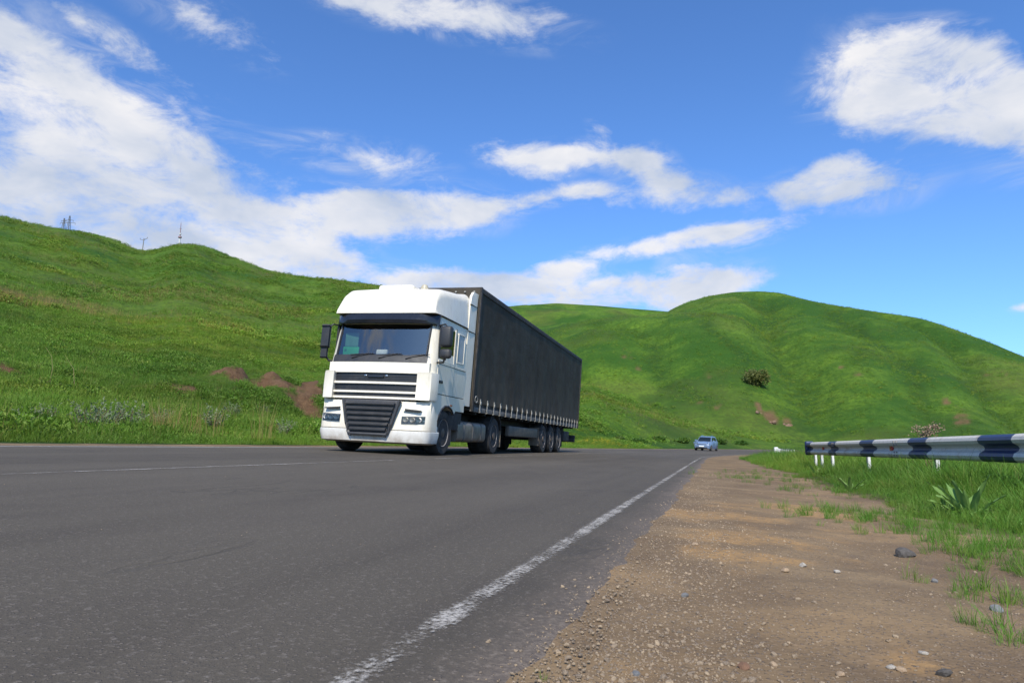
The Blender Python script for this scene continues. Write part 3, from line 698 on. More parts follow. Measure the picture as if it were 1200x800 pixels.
# roof with its air deflector
def rsec(x, zt, hw, zb=2.95):
    rad = min(.20, (zt - zb) * .6); pts = [(x, -hw, zb)]; tp = .12 * max(.35, 1 - max(0, x - .5) / 1.2) * (zt - zb)
    for k in range(7):
        a = pi - k * pi / 12; pts.append((x, -hw + rad + rad * cos(a) + tp, zt - rad + rad * sin(a)))
    pts += [(x, 0, zt + .035)]
    pts += [(x, -p[1], p[2]) for p in pts[:-1][::-1]]
    return pts
roof = MB()
roof.loft([rsec(.22, 3.0, 1.15), rsec(.245, 3.07, 1.17), rsec(.31, 3.27, 1.185), rsec(.40, 3.42, 1.19), rsec(.54, 3.52, 1.195), rsec(.8, 3.58, 1.2), rsec(1.35, 3.64, 1.2), rsec(1.85, 3.7, 1.2), rsec(2.2, 3.78, 1.2)])
rf = roof.build('roof_fairing', M_WHITE, P)
MB().box(.62, 1.15, -.42, .42, 3.5, 3.66, .06).build('roof_cooler', M_WHITE, rf)
bc = MB(); bc.lathe_r(0, 0, [(0, .001)], 3) if False else None
bc.loft([[(.78 + ra * cos(a), .62 + ra * sin(a), z) for a in np.linspace(0, 2 * pi, 15)[:-1]] for z, ra in ((3.5, .085), (3.62, .085), (3.67, .06), (3.685, .02))]); bc.build('beacon', simple('pale_beacon', (.42, .38, .28), .3), rf)
for sgn in (1, -1):
    MB().box(.50, 2.15, sgn * 1.182, sgn * 1.216, 2.925, 2.95, .008).build('drip_rail', M_SEAM, rf)
    fl_ = MB()
    fl_.loft([[(2.16 + dx, sgn * (1.21 - .0 * k), z), (2.6 + dx * .3, sgn * 1.23, z), (2.6 + dx * .3, sgn * 1.19, z), (2.16 + dx, sgn * 1.15, z)] for k, (z, dx) in enumerate(((1.14, .02), (1.5, .0), (2.4, .0), (2.9, .0), (3.5, .02), (3.74, .08), (3.86, .2)))], True, True, False)
    fo = fl_.build('side_deflector', M_WHITE, P)
    for z in (2.88, 3.52): MB().box(2.16, 2.605, sgn * 1.2, sgn * 1.236, z, z + .014).build('deflector_joint', M_SEAM, fo)
# doors with windows, seams, handles
for sgn in (1, -1):
    d = MB(); d.prism_xz([(.52, 1.28), (1.42, 1.28), (1.42, 2.74), (.72, 2.74), (.5, 2.06), (.46, 1.7)], sgn * 1.21, sgn * 1.2225)
    # leave the window free: the door skin stops below it, two posts carry the frame
    d = MB(); d.prism_xz([(.52, 1.28), (1.42, 1.28), (1.42, 2.0), (.48, 2.0), (.46, 1.7)], sgn * 1.2, sgn * 1.2285)
    d.prism_xz([(1.36, 2.0), (1.42, 2.0), (1.42, 2.78), (1.36, 2.76)], sgn * 1.19, sgn * 1.222)
    do = d.build('door', M_WHITE, P)
    MB().prism_xz([(.50, 2.02), (1.36, 2.02), (1.36, 2.73), (.60, 2.73)], sgn * 1.203, sgn * 1.209).build('door_window', M_SGLASS, do)
    MB().box(.46, .56, sgn * 1.19, sgn * 1.215, 2.0, 2.74, .01).build('quarter_frame', M_BLACKP, do)
    MB().box(.58, .76, sgn * 1.228, sgn * 1.25, 1.52, 1.58, .012).build('door_handle', M_BLACKP, do)
    MB().box(1.428, 1.440, sgn * 1.2, sgn * 1.223, 1.28, 2.8).build('door_gap', M_SEAM, do)
    MB().box(.5, 2.15, sgn * 1.215, sgn * 1.2315, 1.915, 1.925).build('door_crease', M_SEAM, do)
    MB().box(.4, 2.15, sgn * 1.212, sgn * 1.232, 1.283, 1.295).build('sill_gap', M_SEAM, do)
    pnl = MB()
    for a, b, c, e in ((1.55, 1.58, 2.06, 2.72), (1.97, 2.0, 2.06, 2.72), (1.55, 2.0, 2.7, 2.73), (1.55, 2.0, 2.05, 2.08)): pnl.box(a, b, sgn * 1.19, sgn * 1.226, c, e, .006)
    pnl.build('blank_window_frame', M_WHITE, P)
    MB().box(1.57, 1.98, sgn * 1.19, sgn * 1.2145, 2.07, 2.71).build('blank_window_panel', simple('grey_panel', (.40, .42, .43), .35), P)
# lower wing over the front wheel
arch = [(.30, .48), (.60, .48), (.62, .66), (.70, .84), (.84, .98), (1.02, 1.055), (1.25, 1.06), (1.44, 1.0), (1.58, .90), (1.68, .98), (2.22, .98), (2.22, 1.275), (.24, 1.275)]
for sgn in (1, -1):
    wg = MB().prism_xz(arch, sgn * .98, sgn * 1.235).build('wheel_wing', M_WHITE, P)
    lip = MB()
    lip.tube([(x, sgn * 1.232, z) for x, z in arch[1:9]], .022, 6); lip.build('arch_lip', M_BLACKP, wg)
    MB().box(1.32, 1.42, sgn * 1.236, sgn * 1.256, 1.075, 1.105, .006).build('side_marker', M_ORANGE, wg)
    MB().box(1.62, 1.66, sgn * .86, sgn * 1.18, .22, .92).build('mudflap', M_FLAP, P)
    MB().box(1.45, 2.2, sgn * .9, sgn * 1.2, .55, .98, .03).build('step_box', M_CHASSIS, P)
# upper radiator panel
def front_strip(name, mat, prof, rmax, parent, xoff=0, cbow=.10, nn=15, edge=1.0):
    m = MB(); rr = np.linspace(-rmax, rmax, nn)
    m.loft([[(x + xoff + bow(r, cbow), r * (k if isinstance(k, float) else 1), z) for r in rr] for x, z, k in prof], False, False, False)
    return m.build(name, mat, parent)
def slab(rmax, xa, xb, z0, z1, cb=.10, nn=13, r_in=None):
    m = MB(); rr = np.linspace(-rmax, rmax, nn)
    m.loft([[(xa + bow(r, cb), r, z0) for r in rr], [(xa + bow(r, cb), r, z1) for r in rr], [(xb + bow(r, cb), r, z1) for r in rr], [(xb + bow(r, cb), r, z0) for r in rr], [(xa + bow(r, cb), r, z0) for r in rr]], False, False, False)
    for sg in (0, -1):
        r = rr[sg]; p = [m.pt(x + bow(r, cb), r, z) for x, z in ((xa, z0), (xa, z1), (xb, z1), (xb, z0))]; m.face(p)
    return m
bon = slab(1.15, .085, .2, 1.70, 1.885).build('bonnet_panel', M_WHITE, P)
pan = MB()
for z0, z1 in ((1.66, 1.70), (1.12, 1.165)):
    q = slab(1.0, .05, .2, z0, z1, .1); 
    base_i = len(pan.v); pan.v += q.v; pan.f += [[i + base_i for i in f] for f in q.f]; pan.sm += q.sm
grl = pan.build('upper_grille_frame', M_WHITE, P)
MBg = slab(1.0, .10, .2, 1.16, 1.66).build('grille_backing', M_GRILLE, P)
for z in (1.452, 1.262): slab(.99, .045, .14, z - .022, z + .022).build('grille_bar', M_WHITE, P)
for z in (1.60, 1.56, 1.52, 1.40, 1.36, 1.32, 1.22, 1.195): slab(.97, .082, .12, z - .008, z + .008).build('grille_slat', M_GRILLE, MBg)
em = MB()
em.box(.06, .1, -.16, .20, 1.555, 1.60, .008); em.build('maker_badge', M_VISOR, P)
for r in (-.22, .26): MB().box(.07, .1, r - .03, r + .03, 1.585, 1.615, .008).build('badge_wing', M_CHROME, P)
for sgn in (1, -1):                                # corner panels beside the grille
    c = MB()
    sec = lambda z, k: [(.055, sgn * .955, z), (.06 + .06 * k, sgn * 1.10, z), (.16, sgn * (1.22 + .02 * k), z), (.30, sgn * (1.26 + .02 * k), z), (.46, sgn * (1.265 + .015 * k), z), (.46, sgn * 1.1, z), (.2, sgn * .955, z)]
    c.loft([sec(1.12, 0), sec(1.15, .4), sec(1.4, .6), sec(1.64, .4), sec(1.69, 0)], True, True, True)
    c.build('corner_deflector', M_WHITE, P)
# bumper
def bring(z, x0, hw, xb, cb=.11):
    pts = [(x0 + bow(r * hw / 1.25, cb), r * hw / 1.25, z) for r in np.linspace(-1.08, 1.08, 13)]
    k = hw / 1.25
    cor = [(x0 + cb + .03, 1.16 * k, z), (x0 + cb + .10, 1.225 * k, z), (x0 + cb + .2, 1.25 * k, z), (xb, 1.25 * k, z)]
    return pts + cor + [(x, -r, z) for x, r, z in cor][::-1]
b = MB(); b.loft([bring(.50, .01, 1.255, .62), bring(.7, .02, 1.255, .6), bring(.9, .05, 1.25, .45), bring(1.06, .075, 1.235, .4), bring(1.09, .11, 1.22, .4)])
bump_o = b.build('bumper', M_WHITE, P)
b = MB(); b.loft([bring(.215, .14, 1.17, .6), bring(.25, .03, 1.235, .7), bring(.40, -.005, 1.262, .72), bring(.478, .0, 1.262, .74), bring(.492, .03, 1.25, .72)])
lowb = b.build('lower_bumper', M_LOWB, P)
# lower intake
def trap(z): return np.interp(z, [.36, .44, .6, 1.09], [.40, .47, .53, .66])
ib = MB(); zz = [.355, .44, .6, .8, 1.0, 1.10]
ib.loft([[(-.02 + bow(r, .11) + (.07 if k in (0, 5) else 0), r, z) for r in np.linspace(-trap(z), trap(z), 11)] for k, z in enumerate(zz)], False, False, False)
intake = ib.build('lower_intake', M_GRILLE, P)
for k in range(6):
    z = .46 + k * .105; a = trap(z) - .07
    q = MB(); rr = np.linspace(-a, a, 9)
    q.loft([[(-.028 + bow(r, .11), r, z) for r in rr], [(-.085 + bow(r, .11), r, z + .008) for r in rr], [(-.09 + bow(r, .11), r, z + .03) for r in rr], [(-.028 + bow(r, .11), r, z + .078) for r in rr]], False, False, False)
    q.build('intake_slat', M_GRILLE, intake)
fr = MB()
for sg in (1, -1): fr.tube([(-.035 + bow(trap(z), .11), sg * (trap(z) - .02), z) for z in zz], .035, 6)
fr.tube([(-.045 + bow(r, .11), r, .39) for r in np.linspace(-.43, .43, 9)], .035, 6)
fr.build('intake_frame', M_GRILLE, intake)
for sgn in (1, -1):
    hl = MB(); rr = np.linspace(.70, 1.17, 7)
    def hrow(z, off): return [(.015 + bow(r, .11) + max(0, r - 1.05) * .35 + off, sgn * r, z + (r - .9) * .03) for r in rr]
    hl.loft([hrow(.635, .012), hrow(.635, -.012), hrow(.785, .0), hrow(.785, .02)], False, False, False)
    ho = hl.build('headlight', simple('lamp_bezel', (.10, .10, .105), .35, .5), bump_o)
    for r in (.79, .93, 1.06):
        x = .015 + bow(r, .11) + max(0, r - 1.05) * .35
        q = MB(); q.loft([[(x - dx, sgn * r + ra * cos(a), .712 + ra * .82 * sin(a)) for a in np.linspace(0, 2 * pi, 17)[:-1]] for dx, ra in ((-.01, .066), (.016, .064), (.020, .054), (.012, .03))]); q.build('headlamp_bowl', M_BOWL, ho)
    le = MB(); le.loft([hrow(.637, -.03), hrow(.783, -.024)], False, False); le.build('headlamp_lens', M_LENS, ho)
    MB().prism_rz([(sgn * .74, .90), (sgn * 1.08, .885), (sgn * 1.1, .91), (sgn * .74, .935)], .02 + .06, .10).build('bumper_slot', M_SEAM, bump_o)
    MB().prism_rz([(sgn * .72, .885), (sgn * 1.06, .91), (sgn * 1.1, .895), (sgn * 1.04, .885)], .045, .2).build('bumper_vent', M_BLACKP, bump_o)
    MB().box(.62, .74, sgn * 1.0, sgn * 1.235, .25, .62, .04).build('bumper_end', M_LOWB, lowb)
# mirrors
for sgn in (1, -1):
    ra, rb, xa = (1.34, 1.60, .10) if sgn > 0 else (1.275, 1.385, .16)
    dp = .18 if sgn > 0 else .08
    m1 = MB().box(xa, xa + dp, sgn * ra, sgn * rb, 2.22, 2.66, .06).build('mirror', M_BLACKP, P)
    MB().box(xa + .02, xa + dp, sgn * (ra + .02), sgn * rb, 1.99, 2.19, .06).build('wide_mirror', M_BLACKP, m1)
    MB().box(xa + dp, xa + dp + .008, sgn * (ra + .03), sgn * (rb - .03), 2.26, 2.62).build('mirror_glass', M_CHROME, m1)
    rm = (ra + rb) / 2
    MB().tube([(.45, sgn * 1.19, 2.72), (.3, sgn * (rm - .09), 2.72), (xa + .1, sgn * rm, 2.64)], .018, 8).build('mirror_arm', M_BLACKP, m1)
    MB().tube([(.42, sgn * 1.21, 1.93), (.3, sgn * (rm - .07), 1.92), (xa + .1, sgn * rm, 2.02)], .022, 8).build('mirror_arm', M_BLACKP, m1)
# chassis and tank
ch = MB(); ch.box(.7, 6.3, -.48, -.38, .72, .98).box(.7, 6.3, .38, .48, .72, .98)
for x in (1.15, 2.6, 3.9, 5.6): ch.box(x - .06, x + .06, -.4, .4, .75, .95)
ch.box(.45, 2.2, -.85, .85, .5, 1.14); ch.build('tractor_chassis', M_CHASSIS, P)
for ax_, hw in ((1.15, .95), (4.82, .85), (10.55, .95), (11.85, .95), (13.15, .95)):
    q = MB(); q.tube([(ax_, -hw, .485), (ax_, hw, .485)], .075, 10); q.build('axle', M_CHASSIS, P)
for sgn in (1, -1):
    t = MB()
    rd = lambda x: [(x, sgn * (.95 + .26 * np.sign(cos(a)) * abs(cos(a)) ** .45), .545 + .245 * np.sign(sin(a)) * abs(sin(a)) ** .45) for a in np.linspace(0, 2 * pi, 25)[:-1]]
    t.loft([rd(2.0), rd(4.05)]); to = t.build('fuel_tank', M_TANK, P)
    for x in (2.42, 3.05, 3.68):
        b = MB(); b.loft([[(xx, sgn * (.95 + .268 * np.sign(cos(a)) * abs(cos(a)) ** .45), .545 + .253 * np.sign(sin(a)) * abs(sin(a)) ** .45) for a in np.linspace(0, 2 * pi, 25)[:-1]] for xx in (x, x + .06)]); b.build('tank_strap', M_RAIL, to)
    cp = MB(); cp.tube([(2.25, sgn * .98, .77), (2.25, sgn * .98, .83)], .05, 10); cp.build('filler_cap', M_CHASSIS, to)
    fd = MB(); prof = [(4.82 + .60 * cos(a), .5 + .60 * sin(a)) for a in np.linspace(.25, pi - .25, 15)]
    prof2 = [(4.82 + .575 * cos(a), .5 + .575 * sin(a)) for a in np.linspace(pi - .25, .25, 15)]
    fd.prism_xz(prof + prof2, sgn * .6, sgn * 1.22); fd.build('rear_wing', M_CHASSIS, P)
    MB().box(5.42, 5.45, sgn * .62, sgn * 1.2, .2, .72).build('mudflap', M_FLAP, P)
MB().box(4.0, 5.7, -.45, .45, .98, 1.12, .03).build('fifth_wheel', M_CHASSIS, P)
MB().box(2.24, 2.66, -1.0, 1.0, 1.0, 3.3).build('cab_rear_gear', M_CHASSIS, P)
# wheels
def wheel(x, sgn, r_out, width, R, kind):
    root = empty('wheel'); root.parent = P; sh_ = MB.shear; MB.shear = 0
    ri = r_out - width
    t = MB(); t.lathe_r(x, R, [(sgn * ri, R * .60), (sgn * ri, R * .93), (sgn * (ri + .04), R * .985), (sgn * (ri + .09), R), (sgn * (r_out - .09), R), (sgn * (r_out - .045), R * .985), (sgn * r_out, R * .92), (sgn * (r_out + .004), R * .78), (sgn * (r_out - .012), R * .60)], 32)
    t.build('tyre', M_RUBBER, root)
    for k in range(28):
        pass
    d = MB()
    if kind == 'front':
        d.lathe_r(x, R, [(sgn * (r_out - .03), R * .605), (sgn * (r_out + .0), R * .60), (sgn * (r_out - .02), R * .55), (sgn * (r_out - .11), R * .50), (sgn * (r_out - .085), R * .36), (sgn * (r_out - .06), R * .34), (sgn * (r_out - .06), .0)], 28)
    else:
        d.lathe_r(x, R, [(sgn * (r_out - .03), R * .605), (sgn * (r_out + .0), R * .60), (sgn * (r_out - .03), R * .56), (sgn * (r_out - .13), R * .52), (sgn * (r_out - .14), R * .40), (sgn * (r_out - .14), .0)], 28)
    rim = d.build('rim', M_RIM, root)
    h = MB(); e0 = r_out - (.06 if kind == 'front' else .14); L = .05 if kind == 'front' else .15
    h.lathe_r(x, R, [(sgn * (e0 - .02), R * .26), (sgn * (e0 + L * .7), R * .25), (sgn * (e0 + L), R * .19), (sgn * (e0 + L), 0)], 18); h.build('hub', M_HUB, root)
    nt = MB()
    for k in range(10):
        a = 2 * pi * k / 10; nt.tube([(x + R * .33 * cos(a), sgn * (e0 - .03), R + R * .33 * sin(a)), (x + R * .33 * cos(a), sgn * (e0 + .03), R + R * .33 * sin(a))], .018, 6)
    tag(nt.build('wheel_nuts', M_HUB, root), kind='stuff')
    MB.shear = sh_
    return root
for sgn in (1, -1):
    wheel(1.15, sgn, 1.20, .32, .49, 'front')
    wheel(4.82, sgn, 1.20, .60, .49, 'rear')
    for x in (10.55, 11.85, 13.15): wheel(x, sgn, 1.22, .38, .485, 'rear')
# trailer
X0, X1, ZB, ZT = 2.68, 16.75, 1.12, 4.06
fp = MB().box(X0, X0 + .10, -1.27, 1.27, 1.05, ZT - .02, .02).build('trailer_front_wall', M_CURT, P)
tr = MB(); tr.box(X0, X1, -1.275, 1.275, ZT - .045, ZT, .015); tr.box(X0 - .01, X1 + .01, 1.262, 1.292, ZT - .15, ZT - .02, .01).box(X0 - .01, X1 + .01, -1.292, -1.262, ZT - .15, ZT - .02, .01)
tro = tr.build('trailer_roof', M_CHASSIS, P)
for r in (.62, .86, 1.1): MB().box(X0 - .03, X0, r - .025, r + .025, ZT - .14, ZT - .10, .01).build('marker_stud', M_STRAP, fp)
for sgn in (1, -1):
    NXc, NZc = 140, 26; c = MB(); rings = []
    for i in range(NXc + 1):
        x = X0 + .02 + (X1 - X0 - .04) * i / NXc; col_ = []
        for k in range(NZc + 1):
            t = k / NZc; z = 1.24 + (ZT - .1 - 1.24) * t
            pole = .012 * abs(sin(pi * (x - X0) / 3.45)) * sin(pi * t)
            wr_ = .006 * float(fbm(np.array(x * 1.1), np.array(z * .6 + 9), 7, 3)) * sin(pi * t) ** .5 + .012 * (1 - t) ** 6 * sin(x * 2 * pi / .6) + .004 * sin(x * 5.2 + z * .5) * sin(pi * t)
            col_.append((x, sgn * (1.272 - pole + wr_), z))
        rings.append(col_)
    c.loft(rings, False, False, True); co_ = c.build('curtain', M_CURT, P)
    MB().box(X0, X1, sgn * 1.20, sgn * 1.262, 1.03, 1.15, .012).build('trailer_side_rail', M_RAIL, P)
    MB().box(X0, X1, sgn * 1.10, sgn * 1.245, 1.15, 1.25).build('trailer_floor_edge', M_CHASSIS, P)
    nst = 24
    for i in range(nst):
        x = X0 + .55 + (X1 - X0 - .9) * i / (nst - 1)
        q = MB(); q.box(x - .025, x + .025, sgn * 1.285, sgn * 1.298, 1.075, 1.36).box(x - .035, x + .035, sgn * 1.287, sgn * 1.315, 1.22, 1.30, .008)
        q.tube([(x, sgn * 1.292, 1.08), (x, sgn * 1.296, 1.045), (x, sgn * 1.265, 1.03)], .014, 6)
        q.build('curtain_strap', M_STRAP, co_)
    q = MB(); q.tube([(X0 + .2 + .09 * cos(a), sgn * 1.29, 1.33 + .075 * sin(a)) for a in np.linspace(0, 2 * pi, 17)], .014, 6); q.build('tension_ring', M_STRAP, co_)
    MB().box(X0 - .01, X0 + .09, sgn * 1.25, sgn * 1.296, 1.03, ZT, .015).build('trailer_corner_post', M_CHASSIS, P)
    MB().box(X1 - .09, X1 + .01, sgn * 1.25, sgn * 1.296, 1.03, ZT, .015).build('trailer_corner_post', M_CHASSIS, P)
    MB().box(6.3, 9.75, sgn * 1.06, sgn * 1.2, .50, .80, .03).build('side_box', simple('dusty_grey_box', (.11, .095, .078), .6, .2, dirt=(.06, .05, .042), dirt_amt=.7) if sgn > 0 else M_CHASSIS, P)
    for x in (10.55, 11.85, 13.15):
        fd = MB(); a1 = np.linspace(.55, pi - .55, 13)
        fd.prism_xz([(x + .56 * cos(a), .5 + .56 * sin(a)) for a in a1] + [(x + .54 * cos(a), .5 + .54 * sin(a)) for a in a1[::-1]], sgn * .84, sgn * 1.22); fd.build('trailer_mudguard', M_CHASSIS, P)
    MB().box(9.92, 9.95, sgn * .85, sgn * 1.2, .25, .85).build('mudflap', M_FLAP, P)
    MB().box(13.8, 13.84, sgn * .85, sgn * 1.2, .22, .9).build('mudflap', M_CHASSIS, P)
    lg = MB(); lg.box(5.75, 5.9, sgn * .62, sgn * .78, .38, 1.05).box(5.7, 5.95, sgn * .58, sgn * .82, .34, .39); lg.build('landing_leg', M_CHASSIS, P)
    MB().box(15.2, 16.5, sgn * .5, sgn * 1.0, .48, .52).build('rear_light_bracket', M_CHASSIS, P)
    MB().box(16.55, 16.66, sgn * .7, sgn * 1.2, .55, .72, .02).build('tail_light', M_CHASSIS, P)
cht = MB()
for r in (-.55, .55): cht.box(2.8, 16.6, r - .07, r + .07, .82, 1.08)
for x in np.arange(3.2, 16.6, .75): cht.box(x - .04, x + .04, -1.2, 1.2, .98, 1.08)
cht.box(X0, X1, -1.24, 1.24, 1.1, 1.16); cht.build('trailer_chassis', M_CHASSIS, P)
MB().box(16.45, 16.6, -1.2, 1.2, .42, .58, .02).box(16.3, 16.5, -.7, -.6, .5, 1.0).box(16.3, 16.5, .6, .7, .5, 1.0).build('rear_underrun_bar', M_CHASSIS, P)
MB().box(X1 - .05, X1, -1.25, 1.25, 1.1, ZT - .04).build('trailer_rear_doors', M_CURT, P)
MB().box(14.4, 15.5, -1.1, 1.15, .45, .85, .03).build('spare_wheel_carrier', M_CHASSIS, P)
MB.shear = 0.0

# ------------------------------------------------------------------ small blue car further down the road
M_CARP = mat_vehicle_paint('light_blue_car_paint', (.14, .21, .33), (.2, .18, .16), .35, .4, .25)
M_CARG = simple('dark_car_glass', (.012, .018, .022), .06)
def car_at(s_, w_):
    x, y = xy(s_, w_); z = float(road_z(s_, w_)) + .004
    a = (max(0, s_ - S0)) / RAD
    ex = Vector((D2[0] * cos(a) - N2[0] * sin(a), D2[1] * cos(a) - N2[1] * sin(a), 0)); nl = Vector((-ex.y, ex.x, 0))
    ey = Vector((nl.x * cos(.05), nl.y * cos(.05), sin(.05)))
    root = empty('hatchback_car', (float(x), float(y), z)); root.rotation_euler = Matrix((ex, ey, ex.cross(ey))).transposed().to_euler()
    tag(root, 'small light blue hatchback car approaching round the bend far behind the lorry', 'car')
    # side profile stations: (x, half width low, half width top, z low, z belt, z top)
    b = MB(); st = []
    for x_, hw, zl, zb in ((0, .62, .32, .62), (.06, .74, .24, .70), (.25, .80, .2, .80), (.7, .83, .18, .90), (1.15, .84, .18, .97), (2.0, .845, .18, 1.0), (3.0, .84, .18, 1.03), (3.55, .82, .2, 1.05), (3.78, .76, .26, 1.0), (3.85, .66, .34, .92)):
        st.append([(x_, -hw * .93, zl), (x_, -hw, zl + .2), (x_, -hw, zb - .14), (x_, -hw * .9, zb), (x_, 0, zb + .03), (x_, hw * .9, zb), (x_, hw, zb - .14), (x_, hw, zl + .2), (x_, hw * .93, zl)])
    b.loft(st); body = b.build('body', M_CARP, root)
    gh = MB(); gh.loft([[(x_, -hw, z), (x_, hw, z)] + [(x2, hw2, z2), (x2, -hw2, z2)] for x_, hw, z, x2, hw2, z2 in ((1.0, .74, .95, 3.55, .74, 1.0), (1.55, .62, 1.40, 3.2, .64, 1.42), (1.85, .56, 1.50, 2.95, .58, 1.49))], True, True, False)
    gh.build('cabin', M_CARP, root)
    MB.__init__
    wsn = MB(); q = [wsn.pt(*p) for p in ((1.02, -.68, .97), (1.02, .68, .97), (1.535, .575, 1.395), (1.535, -.575, 1.395))]; wsn.face(q)
    q2 = [wsn.pt(*p) for p in ((1.06, -.68, .97), (1.06, .68, .97), (1.575, .575, 1.395), (1.575, -.575, 1.395))]; wsn.face(q2[::-1])
    for i in range(4): wsn.face((q[i], q2[i], q2[(i + 1) % 4], q[(i + 1) % 4]))
    wv = wsn.build('windscreen', M_CARG, root); wv.location.x = -.012; wv.location.z = .004
    for sgn in (1, -1):
        for xs in (((1.25, .99), (2.1, 1.0), (2.1, 1.38), (1.66, 1.37)), ((2.18, 1.0), (3.2, 1.02), (3.0, 1.38), (2.18, 1.38))):
            m_ = MB(); pts = [(x_, sgn * np.interp(z_, [.95, 1.4], [.752, .65]), z_) for x_, z_ in xs]; a_ = [m_.pt(*p) for p in pts]; b_ = [m_.pt(p[0], p[1] - sgn * .03, p[2]) for p in pts]
            m_.face(a_); m_.face(b_[::-1]); [m_.face((a_[i], b_[i], b_[(i + 1) % 4], a_[(i + 1) % 4])) for i in range(4)]; m_.build('side_window', M_CARG, root)
        MB().box(.08, .42, sgn * .50, sgn * .77, .62, .80, .07).build('headlight', M_CHROME, root)
        MB().box(1.2, 1.32, sgn * .84, sgn * 1.0, .95, 1.08, .03).build('mirror', M_CARP, root)
        for x_ in (.72, 3.15):
            wq = empty('wheel'); wq.parent = root
            t = MB(); t.lathe_r(x_, .3, [(sgn * .66, .18), (sgn * .66, .28), (sgn * .70, .3), (sgn * .82, .3), (sgn * .855, .28), (sgn * .855, .18)], 20); t.build('tyre', M_RUBBER, wq)
            t = MB(); t.lathe_r(x_, .3, [(sgn * .80, .19), (sgn * .862, .19), (sgn * .85, .1), (sgn * .85, 0)], 16); t.build('rim', M_RIM, wq)
    MB().box(-.01, .06, -.52, .52, .60, .68, .02).build('grille', M_BLACKP, root)
    MB().box(-.02, .05, -.6, .6, .26, .36, .02).build('lower_grille', M_BLACKP, root)
    MB().box(-.035, .0, -.26, .26, .40, .51, .005).build('number_plate', M_PAPER, root)
    for sgn in (1, -1): MB().tube([(1.9, sgn * .5, 1.50), (2.0, sgn * .5, 1.56), (2.8, sgn * .5, 1.56), (2.9, sgn * .5, 1.5)], .018, 6).build('roof_rail', simple('blue_rail', (.05, .2, .4), .4), root)
    return root
car_at(73.0, 6.4)

# ------------------------------------------------------------------ guardrails
def mat_railpaint(name, col, rust):
    m = Mat(name); n = m.noise(2.5, 6, .7); n2 = m.noise(14, 6, .75, None, (1, 1, .3))
    c = m.mix(m.rng(n2, .45, .75, 0, .6), col, tuple(x * .55 for x in col)); c = m.mix(m.rng(n, .56, .70, 0, .7), c, rust); c = m.mix(m.rng(m.noise(30, 5, .8), .62, .70, 0, .8), c, (.16, .085, .045))
    return m.done(m.bsdf(c, .45, m.bump(n2, .002, .5), 0, .4))
M_RW = mat_railpaint('white_rail_paint', (.60, .56, .48), (.34, .25, .17)); M_RB = mat_railpaint('blue_rail_paint', (.020, .036, .095), (.06, .065, .08))
M_POST = mat_railpaint('white_post_paint', (.66, .66, .64), (.30, .14, .07))
WPROF = [(.0, .158), (-.028, .155), (-.062, .128), (-.078, .092), (-.062, .056), (-.012, .026), (0, 0), (-.012, -.026), (-.062, -.056), (-.078, -.092), (-.062, -.128), (-.028, -.155), (.0, -.158)]
def beam(name, pts, parent, stripes):
    """W-profile beam through points (world), face towards the road; stripes: material index per segment"""
    V_, F_, mi = [], [], []
    for i, p in enumerate(pts):
        p = Vector(p); t = (Vector(pts[min(i + 1, len(pts) - 1)]) - Vector(pts[max(i - 1, 0)])); t.z = 0; t.normalize(); nn = Vector((-t.y, t.x, 0))
        for th_ in (0, .006):
            for o_, z_ in WPROF: V_.append(p + nn * (-o_ - th_) + Vector((0, 0, z_)))
    k = len(WPROF)
    for i in range(len(pts) - 1):
        A, B = i * 2 * k, (i + 1) * 2 * k
        for j in range(k - 1):
            F_.append((A + j, A + j + 1, B + j + 1, B + j)); mi.append(stripes[i]); F_.append((A + k + j + 1, A + k + j, B + k + j, B + k + j + 1)); mi.append(stripes[i])
        for j in (0, k - 1): F_.append((A + j, B + j, B + k + j, A + k + j)); mi.append(stripes[i])
    o = mesh_obj(name, V_, F_, [M_RW, M_RB], parent, False, mi); return o
def rail_line(a, b, n): return [Vector(a).lerp(Vector(b), t) for t in np.linspace(0, 1, n)]
RA, RB = Vector((5.47, 7.3, CAM_H + .003)), Vector((7.72, 17.75, CAM_H + .003)); rdir = (RB - RA).normalized(); rnl = Vector((-rdir.y, rdir.x, 0))
def railpt(t): p = RA + rdir * t; return p
# stripe boundaries along the beam, from the photo (pixel x on the beam's middle line)
def t_of_px(px):
    D = ray(px, 524); h = Vector((D[0], D[1])); A = Vector((RA.x, RA.y)); d_ = Vector((rdir.x, rdir.y))
    det = h.x * (-d_.y) + h.y * d_.x; return (A.y * h.x - A.x * h.y) / (h.y * d_.x - h.x * d_.y)
bnd = [t_of_px(p) for p in (948, 953, 974, 983, 1012, 1028, 1070, 1092, 1154, 1195)]
rail = empty('guardrail', (RB.x, RB.y, float(zat(RB.x, RB.y)))); tag(rail, 'white and navy striped steel guardrail with red reflectors in roadside grass', 'guardrail')
rloc = Vector(rail.location)
segs = [(bnd[i + 1], bnd[i], (1, 0)[i % 2]) for i in range(len(bnd) - 1)][::-1]     # near to far
t_near = bnd[-1]; extra = []
tcur = t_near; kind = 0
for L in (2.1, .9, 2.3, .9, 2.2, 1.0): extra.append((tcur - L, tcur, kind)); tcur -= L; kind = 1 - kind
allseg = extra[::-1] + segs
breaks = [allseg[0][0]] + [s_[1] for s_ in allseg]; kinds = [s_[2] for s_ in allseg]
pts, st = [breaks[0]], []
for (a, b, kd) in allseg:
    nn_ = 3
    for q in range(1, nn_ + 1): pts.append(a + (b - a) * q / nn_); st.append(kd)
